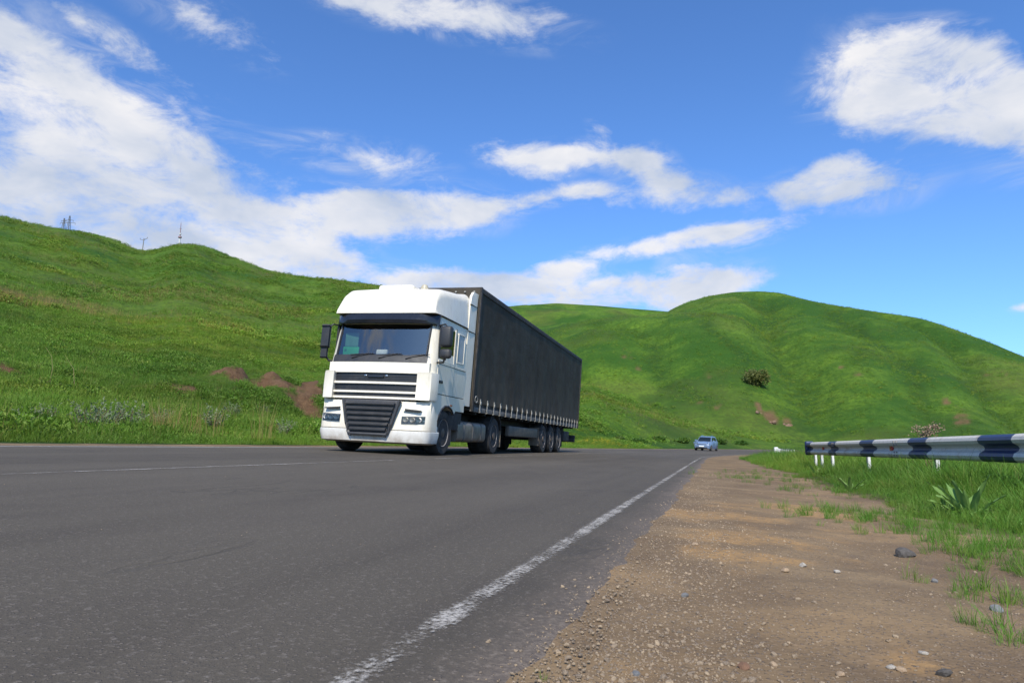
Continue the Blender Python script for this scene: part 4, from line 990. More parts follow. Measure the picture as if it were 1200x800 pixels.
# split into 4 m sections, each its own part
cuts = [0]; acc = 0
for i in range(1, len(pts)):
    if pts[i] - pts[cuts[-1]] > 4.0: cuts.append(i)
cuts.append(len(pts) - 1) if cuts[-1] != len(pts) - 1 else None
for a, b in zip(cuts, cuts[1:]):
    beam('beam', [railpt(t) - rloc for t in pts[a:b + 1]], rail, st[a:b])
def post(parent, x, y, top, rot, loc, lean=0):
    g0 = float(zat(x, y)) - .15 if abs(atan2(x, y)) < VA * .98 else -.4
    m = MB(False)
    for (a, b, c, e) in ((-.05, .05, -.006, .006), (-.05, -.038, -.045, .0), (.038, .05, -.045, .0)): m.box(a, b, c - .03, e - .03, g0 - loc[2], top - loc[2])
    o = m.build('post', M_POST, parent); o.rotation_euler = (0, lean, rot); o.location = (x - loc[0], y - loc[1], 0); return o
rot = atan2(rdir.y, rdir.x)
for px in (949, 956, 968, 1008.5, 1085): 
    p = railpt(t_of_px(px)) - rnl * .075; post(rail, p.x, p.y, CAM_H + .12, rot, rloc)
for t in (t_near - 2.2, t_near - 5.6):
    p = railpt(t) - rnl * .075; post(rail, p.x, p.y, CAM_H + .12, rot, rloc)
for px in (965.5, 1046):
    p = railpt(t_of_px(px)) + rnl * .016 - rloc; m = MB(False); m.box(-.075, .075, -.014, .014, -.052, .052, .01); q = m.build('reflector', M_RED, rail); q.location = p; q.rotation_euler.z = rot
e_ = MB(False); pp = railpt(bnd[0]) - rloc; e_.box(-.02, .10, -.12, .09, -.17, .19, .04); q = e_.build('end_cap', M_RB, rail); q.location = pp; q.rotation_euler.z = rot
for t in cuts[1:-1]:
    p = railpt(pts[t]) - rloc; m = MB(False)
    for dz in (-.11, -.06, .06, .11):
        for dx in (-.06, .06): m.box(dx - .012, dx + .012, .0 + .06, .012 + .07, dz - .012, dz + .012)
    q = tag(m.build('splice_bolts', M_RIM, rail), kind='stuff'); q.location = p; q.rotation_euler.z = rot
# second rail round the bend
ww = -3.3
def pxx(s_): x, y = xy(s_, ww); return 600 + F_PX * float(x) / (float(y) * CP)
s_st = 46.0
ww = -1.5
while pxx(s_st) < 908: ww -= .1
ss = s_st + np.arange(0, 24, 1.2)
zr0 = [float(zat(*xy(s_, ww))) for s_ in ss]
X_, Y_ = xy(ss, np.full(len(ss), ww)); zmid = [CAM_H - .08 - .005 * (s_ - s_st) for s_ in ss]
rail2 = empty('guardrail', (float(X_[0]), float(Y_[0]), zr0[0])); l2 = Vector(rail2.location)
tag(rail2, 'far guardrail with small white blocks curving away behind the grass at the bend', 'guardrail')
P2 = [Vector((float(a), float(b), c)) - l2 for a, b, c in zip(X_, Y_, zmid)]
for k in range(0, len(P2) - 1, 4): beam('beam', P2[k:k + 5], rail2, [(i % 2) for i in range(k, min(k + 4, len(P2) - 1))])
for k in range(0, len(P2), 2):
    a = rot - (ss[k] - S0) / RAD
    post(rail2, P2[k].x + l2.x + .07, P2[k].y + l2.y - .02, zmid[k] + .1, a, l2)
e_ = MB(False); e_.box(-.25, .05, -.10, .14, -.22, .17, .06); q = e_.build('end_cap', M_POST, rail2); q.location = P2[0]; q.rotation_euler.z = rot

# ------------------------------------------------------------------ poles and mast on the left ridge
M_STEEL = simple('weathered_steel', (.16, .17, .19), .6, .3); M_WOODP = simple('grey_pole', (.20, .19, .18), .8); M_MASTW = simple('mast_white', (.5, .5, .5), .6); M_MASTR = simple('mast_red', (.22, .13, .14), .6)
def ridge(px, py, dr):                             # stand on the ridge, dr metres beyond the sight line's crest
    D = ray(px, py); a = atan2(D[0], D[1]); i = int((a + VA) / DA); el = (Z[i] - CAM_H) / RR; j = int(np.argmax(np.where((RR > 200) & (RR < 420), el, -9)))
    r = RR[j] + dr; return Vector((r * sin(a), r * cos(a), float(zat(r * sin(a), r * cos(a))))), r
def lattice(name, px, ybase, ytop, label, arms, thin=1.0):
    p, r = ridge(px, ybase, 4); h = (ybase - ytop) / F_PX * r * .93 + .8
    o = empty(name, p - Vector((0, 0, .3))); tag(o, label, 'pylon', 'pylons on the left ridge')
    hb = h * .05 + .25
    for sx in (-1, 1):
        for sy in (-1, 1): MB(False).tube([(sx * hb, sy * hb, 0), (sx * .10, sy * .10, h)], .07 * thin, 5).build('leg', M_STEEL, o)
    br = MB(False); nb = 6
    for k in range(nb):
        z0 = h * k / nb; z1 = h * (k + 1) / nb; a0 = hb + (.1 - hb) * k / nb; a1 = hb + (.1 - hb) * (k + 1) / nb
        for s1 in (1, -1): br.tube([(a0 * s1, -a0, z0), (-a1 * s1, -a1, z1)], .045, 4); br.tube([(a0 * s1, a0, z0), (-a1 * s1, a1, z1)], .045, 4)
    tag(br.build('bracing', M_STEEL, o), kind='stuff')
    for zf, L in arms: MB(False).tube([(-L, 0, h * zf), (0, 0, h * zf + .15), (L, 0, h * zf)], .08 * thin, 5).build('crossarm', M_STEEL, o)
    for zf, L in arms:
        for sx in (-1, 1): MB(False).tube([(sx * L, 0, h * zf - .02), (sx * L, 0, h * zf - .6)], .06, 5).build('insulator', M_WOODP, o)
    return o
lattice('pylon', 74.5, 265, 253, 'shorter left pylon of the close pair on the left ridge', [(.62, 1.3), (.8, 1.0)])
lattice('pylon', 80.5, 266, 250, 'taller right pylon of the close pair with wide crossarms on the left ridge', [(.55, 2.2), (.72, 1.4)])
p, r = ridge(167, 291, 3); o = empty('utility_pole', p - Vector((0, 0, .4))); tag(o, 'lone pole with forked crossarm in the dip of the left ridge', 'pole')
h = 14.5 / F_PX * r
MB(False).tube([(-.0, 0, 0), (.25, 0, h)], .16, 6).build('pole_shaft', M_WOODP, o)
MB(False).tube([(-1.3, 0, h * .93), (.2, 0, h * .86), (1.7, 0, h * 1.03)], .11, 5).build('crossarm', M_WOODP, o)
for a_ in ((-1.2, .92, 1.02), (1.6, 1.02, 1.1)): MB(False).tube([(a_[0], 0, h * a_[1]), (a_[0], 0, h * a_[2])], .09, 5).build('insulator', M_WOODP, o)
p, r = ridge(210.5, 283, 2); o = empty('radio_mast', p - Vector((0, 0, .5))); tag(o, 'tall red and white radio mast on the rounded left hilltop', 'mast')
h = 26 / F_PX * r
MB(False).tube([(0, 0, 0), (0, 0, h * .36)], [.42, .30], 8).build('mast_base', M_MASTW, o)
MB(False).tube([(0, 0, h * .36), (0, 0, h * .98)], [.18, .10], 6).build('mast_shaft', M_MASTR, o)
MB(False).tube([(0, 0, h * .36), (0, 0, h * .42)], [.75, .65], 8).build('platform', M_MASTR, o)
MB(False).tube([(0, 0, h * .5), (0, 0, h * .56)], [.42, .42], 8).build('antenna_drum', M_MASTW, o)
MB(False).tube([(-.5, 0, h * .75), (.5, 0, h * .75)], .06, 4).tube([(0, 0, h * .98), (0, 0, h * 1.05)], .05, 4).build('antenna_arm', M_MASTR, o)
# ------------------------------------------------------------------ vegetation
def mat_leafy(name, c0, c1, c2, trans=.3, rough=.55):
    m = Mat(name); oi = m.n('ShaderNodeObjectInfo'); a = m.attr('tone')
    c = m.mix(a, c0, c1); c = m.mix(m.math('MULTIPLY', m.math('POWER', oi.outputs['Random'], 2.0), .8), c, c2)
    ge = m.n('ShaderNodeNewGeometry').outputs['Position']
    c = m.mix(m.rng(m.noise(.045, 4, .55, ge), .46, .60, 0, .75), c, m.mix(1, c, (1.5, 1.2, 1.0), 'MULTIPLY')); c = m.mix(m.rng(m.noise(.09, 4, .6, ge), .44, .60, 0, .75), c, m.mix(1, c, (.5, .58, .6), 'MULTIPLY')); c = m.mix(m.rng(m.noise(.35, 4, .6, ge), .5, .68, 0, .5), c, m.mix(1, c, (1.5, 1.15, 1.1), 'MULTIPLY'))
    p = m.bsdf(c, rough, spec=.25); t = m.n('ShaderNodeBsdfTranslucent'); m.put(t.inputs[0], m.mix(.5, c, (.16, .26, .03)))
    x = m.n('ShaderNodeMixShader'); x.inputs[0].default_value = trans; m.put(x.inputs[1], p); m.put(x.inputs[2], t.outputs[0])
    return m.done(x.outputs[0])
M_GR = mat_leafy('lush_grass_blades', (.050, .155, .015), (.115, .265, .028), (.17, .235, .04))
M_GH = mat_leafy('hillside_grass_blades', (.066, .170, .013), (.150, .290, .026), (.20, .26, .045))
M_GD = mat_leafy('dry_grass_blades', (.26, .19, .07), (.36, .27, .10), (.20, .19, .06))
M_SAGE = mat_leafy('grey_green_leaves', (.13, .175, .085), (.235, .27, .16), (.15, .20, .09))
M_BROAD = mat_leafy('broad_pale_leaves', (.13, .25, .06), (.22, .36, .11), (.18, .30, .07))
M_BUSH = mat_leafy('brown_green_bush', (.12, .16, .04), (.20, .22, .075), (.17, .18, .06))
M_STEM = simple('plant_stem', (.14, .10, .05), .8)
M_PINK = mat_leafy('pinkish_seed_heads', (.34, .20, .15), (.52, .36, .29), (.42, .3, .2), .25)

def quads_mesh(name, V_, F_, tone, mat):
    me = bpy.data.meshes.new(name); me.from_pydata([tuple(map(float, v)) for v in V_], [], F_); me.materials.append(mat)
    a = me.attributes.new('tone', 'FLOAT', 'POINT'); a.data.foreach_set('value', np.asarray(tone, np.float32)); me.update(); return me
def tuft_mesh(name, n, h0, h1, spread, width, lean, mat, seed, dry=0):
    r = random.Random(seed); V_, F_, T_ = [], [], []
    for _ in range(n):
        a = r.uniform(0, 2 * pi); d = spread * sqrt(r.random()); bx, by = d * cos(a), d * sin(a)
        h = r.uniform(h0, h1); la = a + r.uniform(-1, 1); ln = r.uniform(.1, 1) * lean * h; w = width * r.uniform(.6, 1.2); fa = r.uniform(0, pi)
        wx, wy = cos(fa) * w / 2, sin(fa) * w / 2; tn = r.random(); b0 = len(V_)
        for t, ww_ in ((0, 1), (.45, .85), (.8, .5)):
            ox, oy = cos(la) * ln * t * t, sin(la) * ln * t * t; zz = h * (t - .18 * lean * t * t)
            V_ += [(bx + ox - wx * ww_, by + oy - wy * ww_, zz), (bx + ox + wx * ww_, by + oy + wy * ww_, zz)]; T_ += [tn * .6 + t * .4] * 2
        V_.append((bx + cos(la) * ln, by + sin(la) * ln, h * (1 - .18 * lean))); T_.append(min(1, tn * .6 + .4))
        F_ += [(b0, b0 + 1, b0 + 3, b0 + 2), (b0 + 2, b0 + 3, b0 + 5, b0 + 4), (b0 + 4, b0 + 5, b0 + 6)]
    return quads_mesh(name, V_, F_, T_, mat)
def herb_mesh(name, n, R0, h, size, mat, seed):
    r = random.Random(seed); V_, F_, T_ = [], [], []
    for _ in range(n):
        a = r.uniform(0, 2 * pi); d = R0 * sqrt(r.random()); z = h * r.uniform(.1, 1) * (1 - .5 * (d / R0) ** 2); c = Vector((d * cos(a), d * sin(a), z))
        nv = Vector((r.gauss(0, 1), r.gauss(0, 1), r.gauss(.6, .6))).normalized(); e1 = nv.orthogonal().normalized(); e2 = nv.cross(e1); s_ = size * r.uniform(.5, 1.3); b0 = len(V_)
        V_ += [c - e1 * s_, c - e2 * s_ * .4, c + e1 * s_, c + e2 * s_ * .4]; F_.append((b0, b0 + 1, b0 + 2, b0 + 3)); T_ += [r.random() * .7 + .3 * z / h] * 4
    return quads_mesh(name, V_, F_, T_, mat)
def stone_mesh(name, seed, mat, sub=2):
    bm = bmesh.new(); bmesh.ops.create_icosphere(bm, subdivisions=sub, radius=.5); r = random.Random(seed)
    pl = [(Vector((r.gauss(0, 1), r.gauss(0, 1), r.gauss(0, 1))).normalized(), r.uniform(.28, .42)) for _ in range(7)]
    sx, sy, sz = r.uniform(.8, 1.2), r.uniform(.7, 1.0), r.uniform(.45, .75)
    for v in bm.verts:
        for nn, dd in pl:
            k = v.co.dot(nn)
            if k > dd: v.co -= nn * (k - dd) * .92
        v.co = Vector((v.co.x * sx, v.co.y * sy, v.co.z * sz)) * (1 + r.uniform(-.04, .04))
    me = bpy.data.meshes.new(name); bm.to_mesh(me); bm.free(); me.materials.append(mat); return me

def scatter(name, meshes, pos, rotz, scl, idx_, tilt=.0):
    """one object: sources placed on given points with a node group (used only for what nobody could count)"""
    srcs = bpy.data.collections.new(name + '_sources')
    for i, me in enumerate(meshes): srcs.objects.link(bpy.data.objects.new('%s_%02d' % (name, i), me))
    me = bpy.data.meshes.new(name); me.vertices.add(len(pos)); me.vertices.foreach_set('co', np.asarray(pos, np.float32).ravel())
    rv = np.stack([rng.normal(0, tilt, len(pos)), rng.normal(0, tilt, len(pos)), rotz], -1).astype(np.float32)
    a = me.attributes.new('rot', 'FLOAT_VECTOR', 'POINT'); a.data.foreach_set('vector', rv.ravel())
    sv = np.asarray(scl, np.float32); sv = np.stack([sv] * 3, -1) if sv.ndim == 1 else sv
    a = me.attributes.new('scl', 'FLOAT_VECTOR', 'POINT'); a.data.foreach_set('vector', sv.ravel())
    a = me.attributes.new('pick', 'INT', 'POINT'); a.data.foreach_set('value', np.asarray(idx_, np.int32)); me.update()
    o = bpy.data.objects.new(name, me); COL.objects.link(o)
    ng = bpy.data.node_groups.new(name, 'GeometryNodeTree'); ng.interface.new_socket('Geometry', in_out='INPUT', socket_type='NodeSocketGeometry'); ng.interface.new_socket('Geometry', in_out='OUTPUT', socket_type='NodeSocketGeometry')
    N = ng.nodes; gi = N.new('NodeGroupInput'); go = N.new('NodeGroupOutput'); ip = N.new('GeometryNodeInstanceOnPoints'); ci = N.new('GeometryNodeCollectionInfo')
    ci.inputs['Collection'].default_value = srcs; ci.inputs['Separate Children'].default_value = True; ci.inputs['Reset Children'].default_value = True
    ip.inputs['Pick Instance'].default_value = True
    def na(n_, t):
        q = N.new('GeometryNodeInputNamedAttribute'); q.data_type = t; q.inputs['Name'].default_value = n_; return q.outputs[0]
    L = ng.links; L.new(gi.outputs[0], ip.inputs['Points']); L.new(ci.outputs[0], ip.inputs['Instance']); L.new(na('pick', 'INT'), ip.inputs['Instance Index'])
    L.new(na('rot', 'FLOAT_VECTOR'), ip.inputs['Rotation']); L.new(na('scl', 'FLOAT_VECTOR'), ip.inputs['Scale']); L.new(ip.outputs[0], go.inputs[0])
    md = o.modifiers.new('scatter', 'NODES'); md.node_group = ng
    tag(o, kind='stuff'); return o

def polar_pts(n, a0, a1, r0, r1, power=1.0):
    a = rng.uniform(radians(a0), radians(a1), n); r = r0 + (r1 - r0) * rng.random(n) ** power
    return r * np.sin(a), r * np.cos(a), r
M_GMIX = M_GD
TR = [tuft_mesh('lush', 30, .14, .42, .16, .0085, .75, M_GR, k) for k in range(5)] + [tuft_mesh('lush_tall', 16, .3, .62, .12, .008, .8, M_GR, 20 + k) for k in range(2)] + [herb_mesh('herb', 34, .16, .22, .045, M_GR, 60), tuft_mesh('straw', 9, .2, .5, .18, .005, .9, M_GD, 65)]
TH_ = [tuft_mesh('hill', 34, .10, .34, .26, .013, .8, M_GH, 40 + k) for k in range(5)] + [herb_mesh('hillherb', 46, .30, .24, .06, M_GH, 61), herb_mesh('hillherb', 40, .26, .34, .05, M_GH, 62), tuft_mesh('hilltall', 18, .3, .55, .22, .011, .6, M_GH, 63), tuft_mesh('straw', 7, .35, .6, .2, .006, .5, M_GD, 64)]
# grass between shoulder and guardrail, and beyond it
x, y, r = polar_pts(52000, 11, 47, 4.0, 46, 1.25); s_, w_ = sw(x, y)
wg = -1.72 + .22 * fbm(s_ / 1.3, s_ * 0, 9, 3) - .25 * sstep(-s_, -6, -4.2) + .35 * sstep(s_, 17, 26)
inn = wg - w_
keep = (inn > -.08) & (w_ > -16) & (rng.random(len(x)) < .35 + .65 * sstep(inn, 0, .7)) & (s_ < 50)
x, y, r, s_, w_, inn = [q[keep] for q in (x, y, r, s_, w_, inn)]
hs = (.32 + .54 * sstep(inn, .0, 1.6)) * (1 + .30 * fbm(x / 1.4, y / 1.4, 5, 2)) * rng.uniform(.75, 1.2, len(x))
hs *= 1 + .45 * sstep(s_, 15, 22)
pk = rng.choice(9, len(x), p=[.15, .15, .15, .14, .12, .07, .06, .11, .05])
scatter('roadside_grass', TR, np.stack([x, y, zat(x, y) - .01], -1), rng.uniform(0, 6.28, len(x)), np.clip(hs, .25, 1.5), pk, .12)
# sparse tufts on the dirt shoulder
cl = []
for px, py, n_, sp in ((1000, 603, 60, .30), (1030, 612, 40, .25), (1120, 640, 26, .16), (1185, 668, 26, .13), (1160, 650, 22, .14), (895, 562, 70, .5), (905, 556, 60, .5), (1150, 700, 16, .1), (1180, 640, 40, .2), (1100, 625, 40, .25), (1070, 610, 40, .3), (632, 792, 3, .012), (1175, 745, 10, .07), (960, 575, 30, .35)):
    p = hit(px, py)
    for _ in range(n_): cl.append((p.x + random.gauss(0, sp), p.y + random.gauss(0, sp * 1.4), random.uniform(.12, .30) * (.22 if px == 632 else 1)))
cl = np.array(cl); scatter('shoulder_grass', TR, np.stack([cl[:, 0], cl[:, 1], zat(cl[:, 0], cl[:, 1]) - .004], -1), rng.uniform(0, 6.28, len(cl)), cl[:, 2], rng.integers(0, 5, len(cl)), .15)
# left verge and lower hillside
x, y, r = polar_pts(95000, -44, 24, 11, 75, 1.15); s_, w_ = sw(x, y); uu = w_ - (W_EDGE_L + .15)
so = zat(x, y, SOILG); keep = (uu > .75 + .3 * fbm(s_ / 1.1, s_ * 0, 4, 3)) & (so < rng.uniform(.25, .9, len(x)))
x, y, r, uu = [q[keep] for q in (x, y, r, uu)]
patch = fbm(x / 3.0, y / 3.0, 70, 3)
hs = rng.uniform(.55, 1.05, len(x)) * (1 + .38 * patch) * (.5 + .5 * sstep(uu, .6, 2.2))
pr = rng.random(len(x)); pk = np.where(pr < .62, rng.integers(0, 5, len(x)), np.where(pr < .80, rng.integers(5, 7, len(x)), np.where(pr < .975, 7, 8)))
pk = np.where((patch > .35) & (rng.random(len(x)) < .6), 6, pk)
scatter('verge_grass', TH_, np.stack([x, y, zat(x, y) - .02], -1), rng.uniform(0, 6.28, len(x)), np.clip(hs, .25, 1.6), pk, .15)
# upper hillside: the same grass, thinning into the ground's own colour
x, y, r = polar_pts(120000, -43, 26, 70, 330, 1.15); s_, w_ = sw(x, y); uu = w_ - W_EDGE_L
keep = (uu > 1.2) & (zat(x, y, SOILG) < .5) & (zat(x, y, HA - np.maximum(hill, 0)) > rng.uniform(0, 5, len(x))) & (rng.random(len(x)) < 1 - .75 * sstep(r, 150, 330)); x, y, r = x[keep], y[keep], r[keep]
patch = fbm(x / 7.0, y / 7.0, 71, 4)
hs = rng.uniform(.8, 1.7, len(x)) * (1 + .5 * patch) * (1 + (r - 70) / 260); keep = rng.random(len(x)) < .72 + .55 * patch; x, y, hs, patch = x[keep], y[keep], hs[keep], patch[keep]
pk = np.where(patch > .3, rng.integers(5, 7, len(x)), rng.integers(0, 8, len(x)))
pk = np.where(rng.random(len(x)) < .9 * zat(x, y, dry) ** 1.3, 8, pk)
scatter('hillside_grass', TH_, np.stack([x, y, zat(x, y) - .05], -1), rng.uniform(0, 6.28, len(x)), np.clip(hs, .4, 3.5), pk, .15)
# sparser, rougher growth over the right-hand hills
x, y, r = polar_pts(60000, -4, 44, 120, 345, .85)
keep = (zat(x, y, np.maximum(hill, 0) - HA) > 2) & (zat(x, y, SOILG) < .3); x, y, r = x[keep], y[keep], r[keep]
patch = fbm(x / 14, y / 14, 72, 4); keep = rng.random(len(x)) < .16 + .5 * np.clip(patch, 0, 1) + .6 * zat(x, y, np.clip(LUSH, 0, 1)); x, y, r, patch = x[keep], y[keep], r[keep], patch[keep]
scatter('hill_growth', TH_, np.stack([x, y, zat(x, y) - .05], -1), rng.uniform(0, 6.28, len(x)), rng.uniform(.9, 2.3, len(x)), rng.integers(0, 8, len(x)), .15)
# yellow flowers by the far verge, behind the trailer
M_YEL = mat_leafy('yellow_petals', (.45, .38, .02), (.62, .52, .03), (.5, .45, .05), .2)
fm = [herb_mesh('flower', 14, .16, .42, .05, M_YEL, 80)]
fp_ = []
for px, py, n_ in ((700, 519, 26), (706, 517, 18), (690, 520, 12), (716, 520, 10), (735, 521, 8)):
    p = hit(px, py) or hit(px, py + 3)
    if p:
        for _ in range(n_): fp_.append((p.x + random.gauss(0, 1.0), p.y + random.gauss(0, 1.0)))
fp_ = np.array(fp_); scatter('yellow_wildflowers', fm, np.stack([fp_[:, 0], fp_[:, 1], zat(fp_[:, 0], fp_[:, 1])], -1), rng.uniform(0, 6.28, len(fp_)), rng.uniform(.7, 1.2, len(fp_)), np.zeros(len(fp_)), .1)

def mesh_child(name, me, parent, loc=(0, 0, 0), rot=(0, 0, 0), scl=1.0):
    o = bpy.data.objects.new(name, me); COL.objects.link(o); o.parent = parent; o.location = loc; o.rotation_euler = rot; o.scale = (scl,) * 3; return o
# grey-green sage shrubs along the left verge
def sage_mesh(seed):
    r = random.Random(seed); V_, F_, T_ = [], [], []
    for _ in range(26):
        a = r.uniform(0, 2 * pi); tip = Vector((cos(a) * r.uniform(.05, .34), sin(a) * r.uniform(.05, .34), r.uniform(.22, .5))); root = Vector((cos(a) * .05, sin(a) * .05, 0))
        for k in range(13):
            t = .25 + .75 * k / 12; c = root.lerp(tip, t) + Vector((0, 0, .05 * sin(pi * t))); nv = Vector((r.gauss(0, 1), r.gauss(0, 1), r.gauss(.4, .6))).normalized(); e1 = nv.orthogonal().normalized(); e1.rotate(Matrix.Rotation(r.uniform(0, 6), 3, nv)); e2 = nv.cross(e1); s1 = r.uniform(.03, .06); b0 = len(V_)
            V_ += [c, c + e1 * s1 * .5 + e2 * s1 * .28, c + e1 * s1, c + e1 * s1 * .5 - e2 * s1 * .28]; F_.append((b0, b0 + 1, b0 + 2, b0 + 3)); T_ += [r.uniform(.2, 1)] * 4
    return quads_mesh('foliage', V_, F_, T_, M_SAGE)
SG = [sage_mesh(k) for k in range(4)]
sm = MB(False)
for k in range(7):
    a = k * .9; sm.tube([(0, 0, -.05), (.1 * cos(a), .1 * sin(a), .16), (.2 * cos(a), .2 * sin(a), .34)], [.012, .008, .004], 5)
tmp = sm.build('stem', M_STEM); stem_me = tmp.data; bpy.data.objects.remove(tmp)
NTH = ['leftmost', 'second', 'third', 'fourth', 'fifth', 'sixth', 'seventh', 'eighth', 'ninth', 'tenth', 'eleventh']
for i, (px, py, k) in enumerate(((28, 507, .8), (52, 499, .8), (104, 508, 1.2), (128, 505, 1.1), (150, 506, 1.2), (187, 500, .9), (250, 502, 1.1), (272, 490, .9), (309, 489, .9), (332, 512, 1.0))):
    p = hit(px, py)
    if not p: continue
    o = empty('sage_shrub', p - Vector((0, 0, .02)), (0, 0, random.uniform(0, 6))); o.scale = (k * 1.25,) * 3
    tag(o, ('%s grey green sage shrub on the grassy verge left of the lorry' % NTH[i]) if i == 0 else '%s grey green sage shrub counted from the left on the grassy verge' % NTH[i], 'shrub', 'sage shrubs on the left verge')
    mesh_child('foliage', SG[i % 4], o); tag(mesh_child('stem', stem_me, o), kind='stuff')
# dry yellow grass clump
p = hit(212, 512); o = empty('dry_grass_clump', p); tag(o, 'tall dry yellow grass clump on the verge left of the lorry', 'dry grass')
for k in range(9):
    mesh_child('dry_blades', tuft_mesh('dry_blades', 26, .5, 1.15, .28, .009, .35, M_GD, 300 + k), o, (random.gauss(0, .55), random.gauss(0, .3), -.02), (0, 0, k))
p = hit(58, 448); o = empty('dry_stalk', p); tag(o, 'pair of bent dry stalks leaning on the bank at far left', 'stalk')
MB(False).tube([(0, 0, -.1), (.06, 0, .5), (-.06, .05, .95), (-.35, .1, 1.3)], [.008, .007, .005, .003], 6).build('stem', M_GD if False else simple('dry_stalk_straw', (.24, .18, .08), .8), o)
MB(False).tube([(.9, 0, -.1), (.75, .1, .5), (.45, 0, 1.0)], [.008, .006, .003], 6).build('stem', bpy.data.materials['dry_stalk_straw'], o)
# broad-leaved plants in the near grass
def leaf_mesh(L, W, curl, seed):
    r = random.Random(seed); V_, F_, T_ = [], [], []; n_ = 9
    for i in range(n_ + 1):
        t = i / n_; wd = W * (sin(pi * min(1, t * .92 + .06)) ** .8) * (1 - .15 * t); x_ = L * t * cos(curl * t * .6); z_ = .62 * L * t - curl * L * .42 * t * t
        wob = .01 * sin(t * 14 + seed)
        V_ += [(x_, -wd, z_ + wd * .35 + wob), (x_, -wd * .5, z_ + wd * .1), (x_, 0, z_ - wd * .08), (x_, wd * .5, z_ + wd * .1), (x_, wd, z_ + wd * .35 - wob)]; T_ += [.2 + .3 * t, .5, .95, .5, .25 + .3 * t]
    for i in range(n_):
        for j in range(4): F_.append((i * 5 + j, i * 5 + j + 1, i * 5 + 6 + j, i * 5 + 5 + j))
    me = quads_mesh('leaf', V_, F_, T_, M_BROAD); me.polygons.foreach_set('use_smooth', [True] * len(me.polygons)); return me
LV = [leaf_mesh(.36, .040, .45, 1), leaf_mesh(.34, .046, .9, 2), leaf_mesh(.28, .05, 1.3, 3), leaf_mesh(.40, .038, .3, 4)]
def broad_plant(px, py, n_, k, label, seed):
    r = random.Random(seed); p = hit(px, py); o = empty('broad_leaf_plant', p + Vector((0, 0, -.01))); tag(o, label, 'plant'); o.scale = (k,) * 3
    for i in range(n_):
        a = 2.4 * i + r.uniform(-.3, .3); up = i / n_
        mesh_child('leaf', LV[r.choice((0, 3)) if up > .55 else r.choice((0, 1, 2))], o, (.02 * cos(a), .02 * sin(a), .01), (r.uniform(-.2, .2), -up * .62 + r.uniform(-.12, .15), a), r.uniform(.75, 1.15) * (.85 + .3 * up))
broad_plant(1137, 609, 26, .80, 'largest broad leaved plant with pale green leaves at the grass edge under the guardrail', 5)
broad_plant(1108, 607, 12, .5, 'low broad leaved plant beside the largest one at the grass edge', 6)
broad_plant(997, 576, 8, .62, 'middle broad leaved plant standing in short grass near the dirt edge', 7)
broad_plant(957, 557, 6, .7, 'small upright pale leaved plant in grass near the guardrail end', 8)
# pinkish dry plant behind the rail
D_ = ray(1088, 505); p = Vector((D_[0], D_[1], 0)) * (11.2 / D_[1]); p.z = float(zat(p.x, p.y))
o = empty('dry_flowering_plant', p); tag(o, 'dry pinkish flowering plant poking up behind the guardrail', 'plant')
rr2 = random.Random(4); V_, F_, T_ = [], [], []
for k in range(8):
    a = rr2.uniform(0, 6.28); q = .10 * rr2.random() ** .5; tip = Vector((cos(a) * q + rr2.choice((-.11, .05, .07)), sin(a) * q, CAM_H + rr2.uniform(.17, .40) - p.z))
    MB(False).tube([(0, 0, -.05), tip * .5 + Vector((0, 0, .05)), tip], [.010, .007, .004], 5).build('stem', M_STEM, o)
    for _ in range(70):
        c = tip + Vector((rr2.gauss(0, .04), rr2.gauss(0, .04), rr2.gauss(0, .035))); nv = Vector((rr2.gauss(0, 1), rr2.gauss(0, 1), rr2.gauss(0, 1))).normalized(); e1 = nv.orthogonal().normalized() * .013; e2 = nv.cross(e1); b0 = len(V_)
        V_ += [c - e1, c - e2, c + e1, c + e2]; F_.append((b0, b0 + 1, b0 + 2, b0 + 3)); T_ += [rr2.random()] * 4
tag(mesh_child('seed_heads', quads_mesh('seed_heads', V_, F_, T_, M_PINK), o), kind='stuff')
# bush on the right hillside
def crown(n_, rx, ry, rz, size, seed, mat):
    r = random.Random(seed); V_, F_, T_ = [], [], []
    lobes = [(Vector((r.gauss(0, .30) * rx, r.gauss(0, .30) * ry, rz * r.uniform(.15, .95))), r.uniform(.30, .5)) for _ in range(26)]
    for _ in range(n_):
        lc, lr = r.choice(lobes); d = Vector((r.gauss(0, 1), r.gauss(0, 1), r.gauss(0, 1))).normalized() * lr * r.uniform(.55, 1.08)
        c = lc + Vector((d.x * rx, d.y * ry, d.z * rz)); c.z = abs(c.z - .05) + .05; nv = Vector((r.gauss(0, 1), r.gauss(0, 1), r.gauss(.3, 1))).normalized(); e1 = nv.orthogonal().normalized() * size * r.uniform(.6, 1.3); e2 = nv.cross(e1) * .7; b0 = len(V_)
        V_ += [c - e1, c - e2, c + e1, c + e2]; F_.append((b0, b0 + 1, b0 + 2, b0 + 3)); T_ += [r.random()] * 4
    return quads_mesh('crown', V_, F_, T_, mat)
def bush(px, py, wpx, hpx, label, seed, mat=M_BUSH, n_=3200):
    p = hit(px, py)
    if not p: return
    r = sqrt(p.x ** 2 + p.y ** 2); rx = wpx / 2 / F_PX * r; rz = hpx / F_PX * r
    o = empty('hillside_bush', p - Vector((0, 0, rz * .08))); tag(o, label, 'bush')
    mesh_child('crown', crown(n_, rx * .82, rx * .82, rz * .62, rx * .055, seed, mat), o)
    for k in range(5):
        a = k * 1.3; MB(False).tube([(0, 0, -.2), (.3 * rx * cos(a), .3 * rx * sin(a), rz * .4), (.55 * rx * cos(a), .55 * rx * sin(a), rz * .8)], [rx * .025, rx * .018, rx * .008], 5).build('branch', M_STEM, o)
bush(884, 451, 34, 24, 'round brownish bush alone on the right hillside', 3, n_=5200)
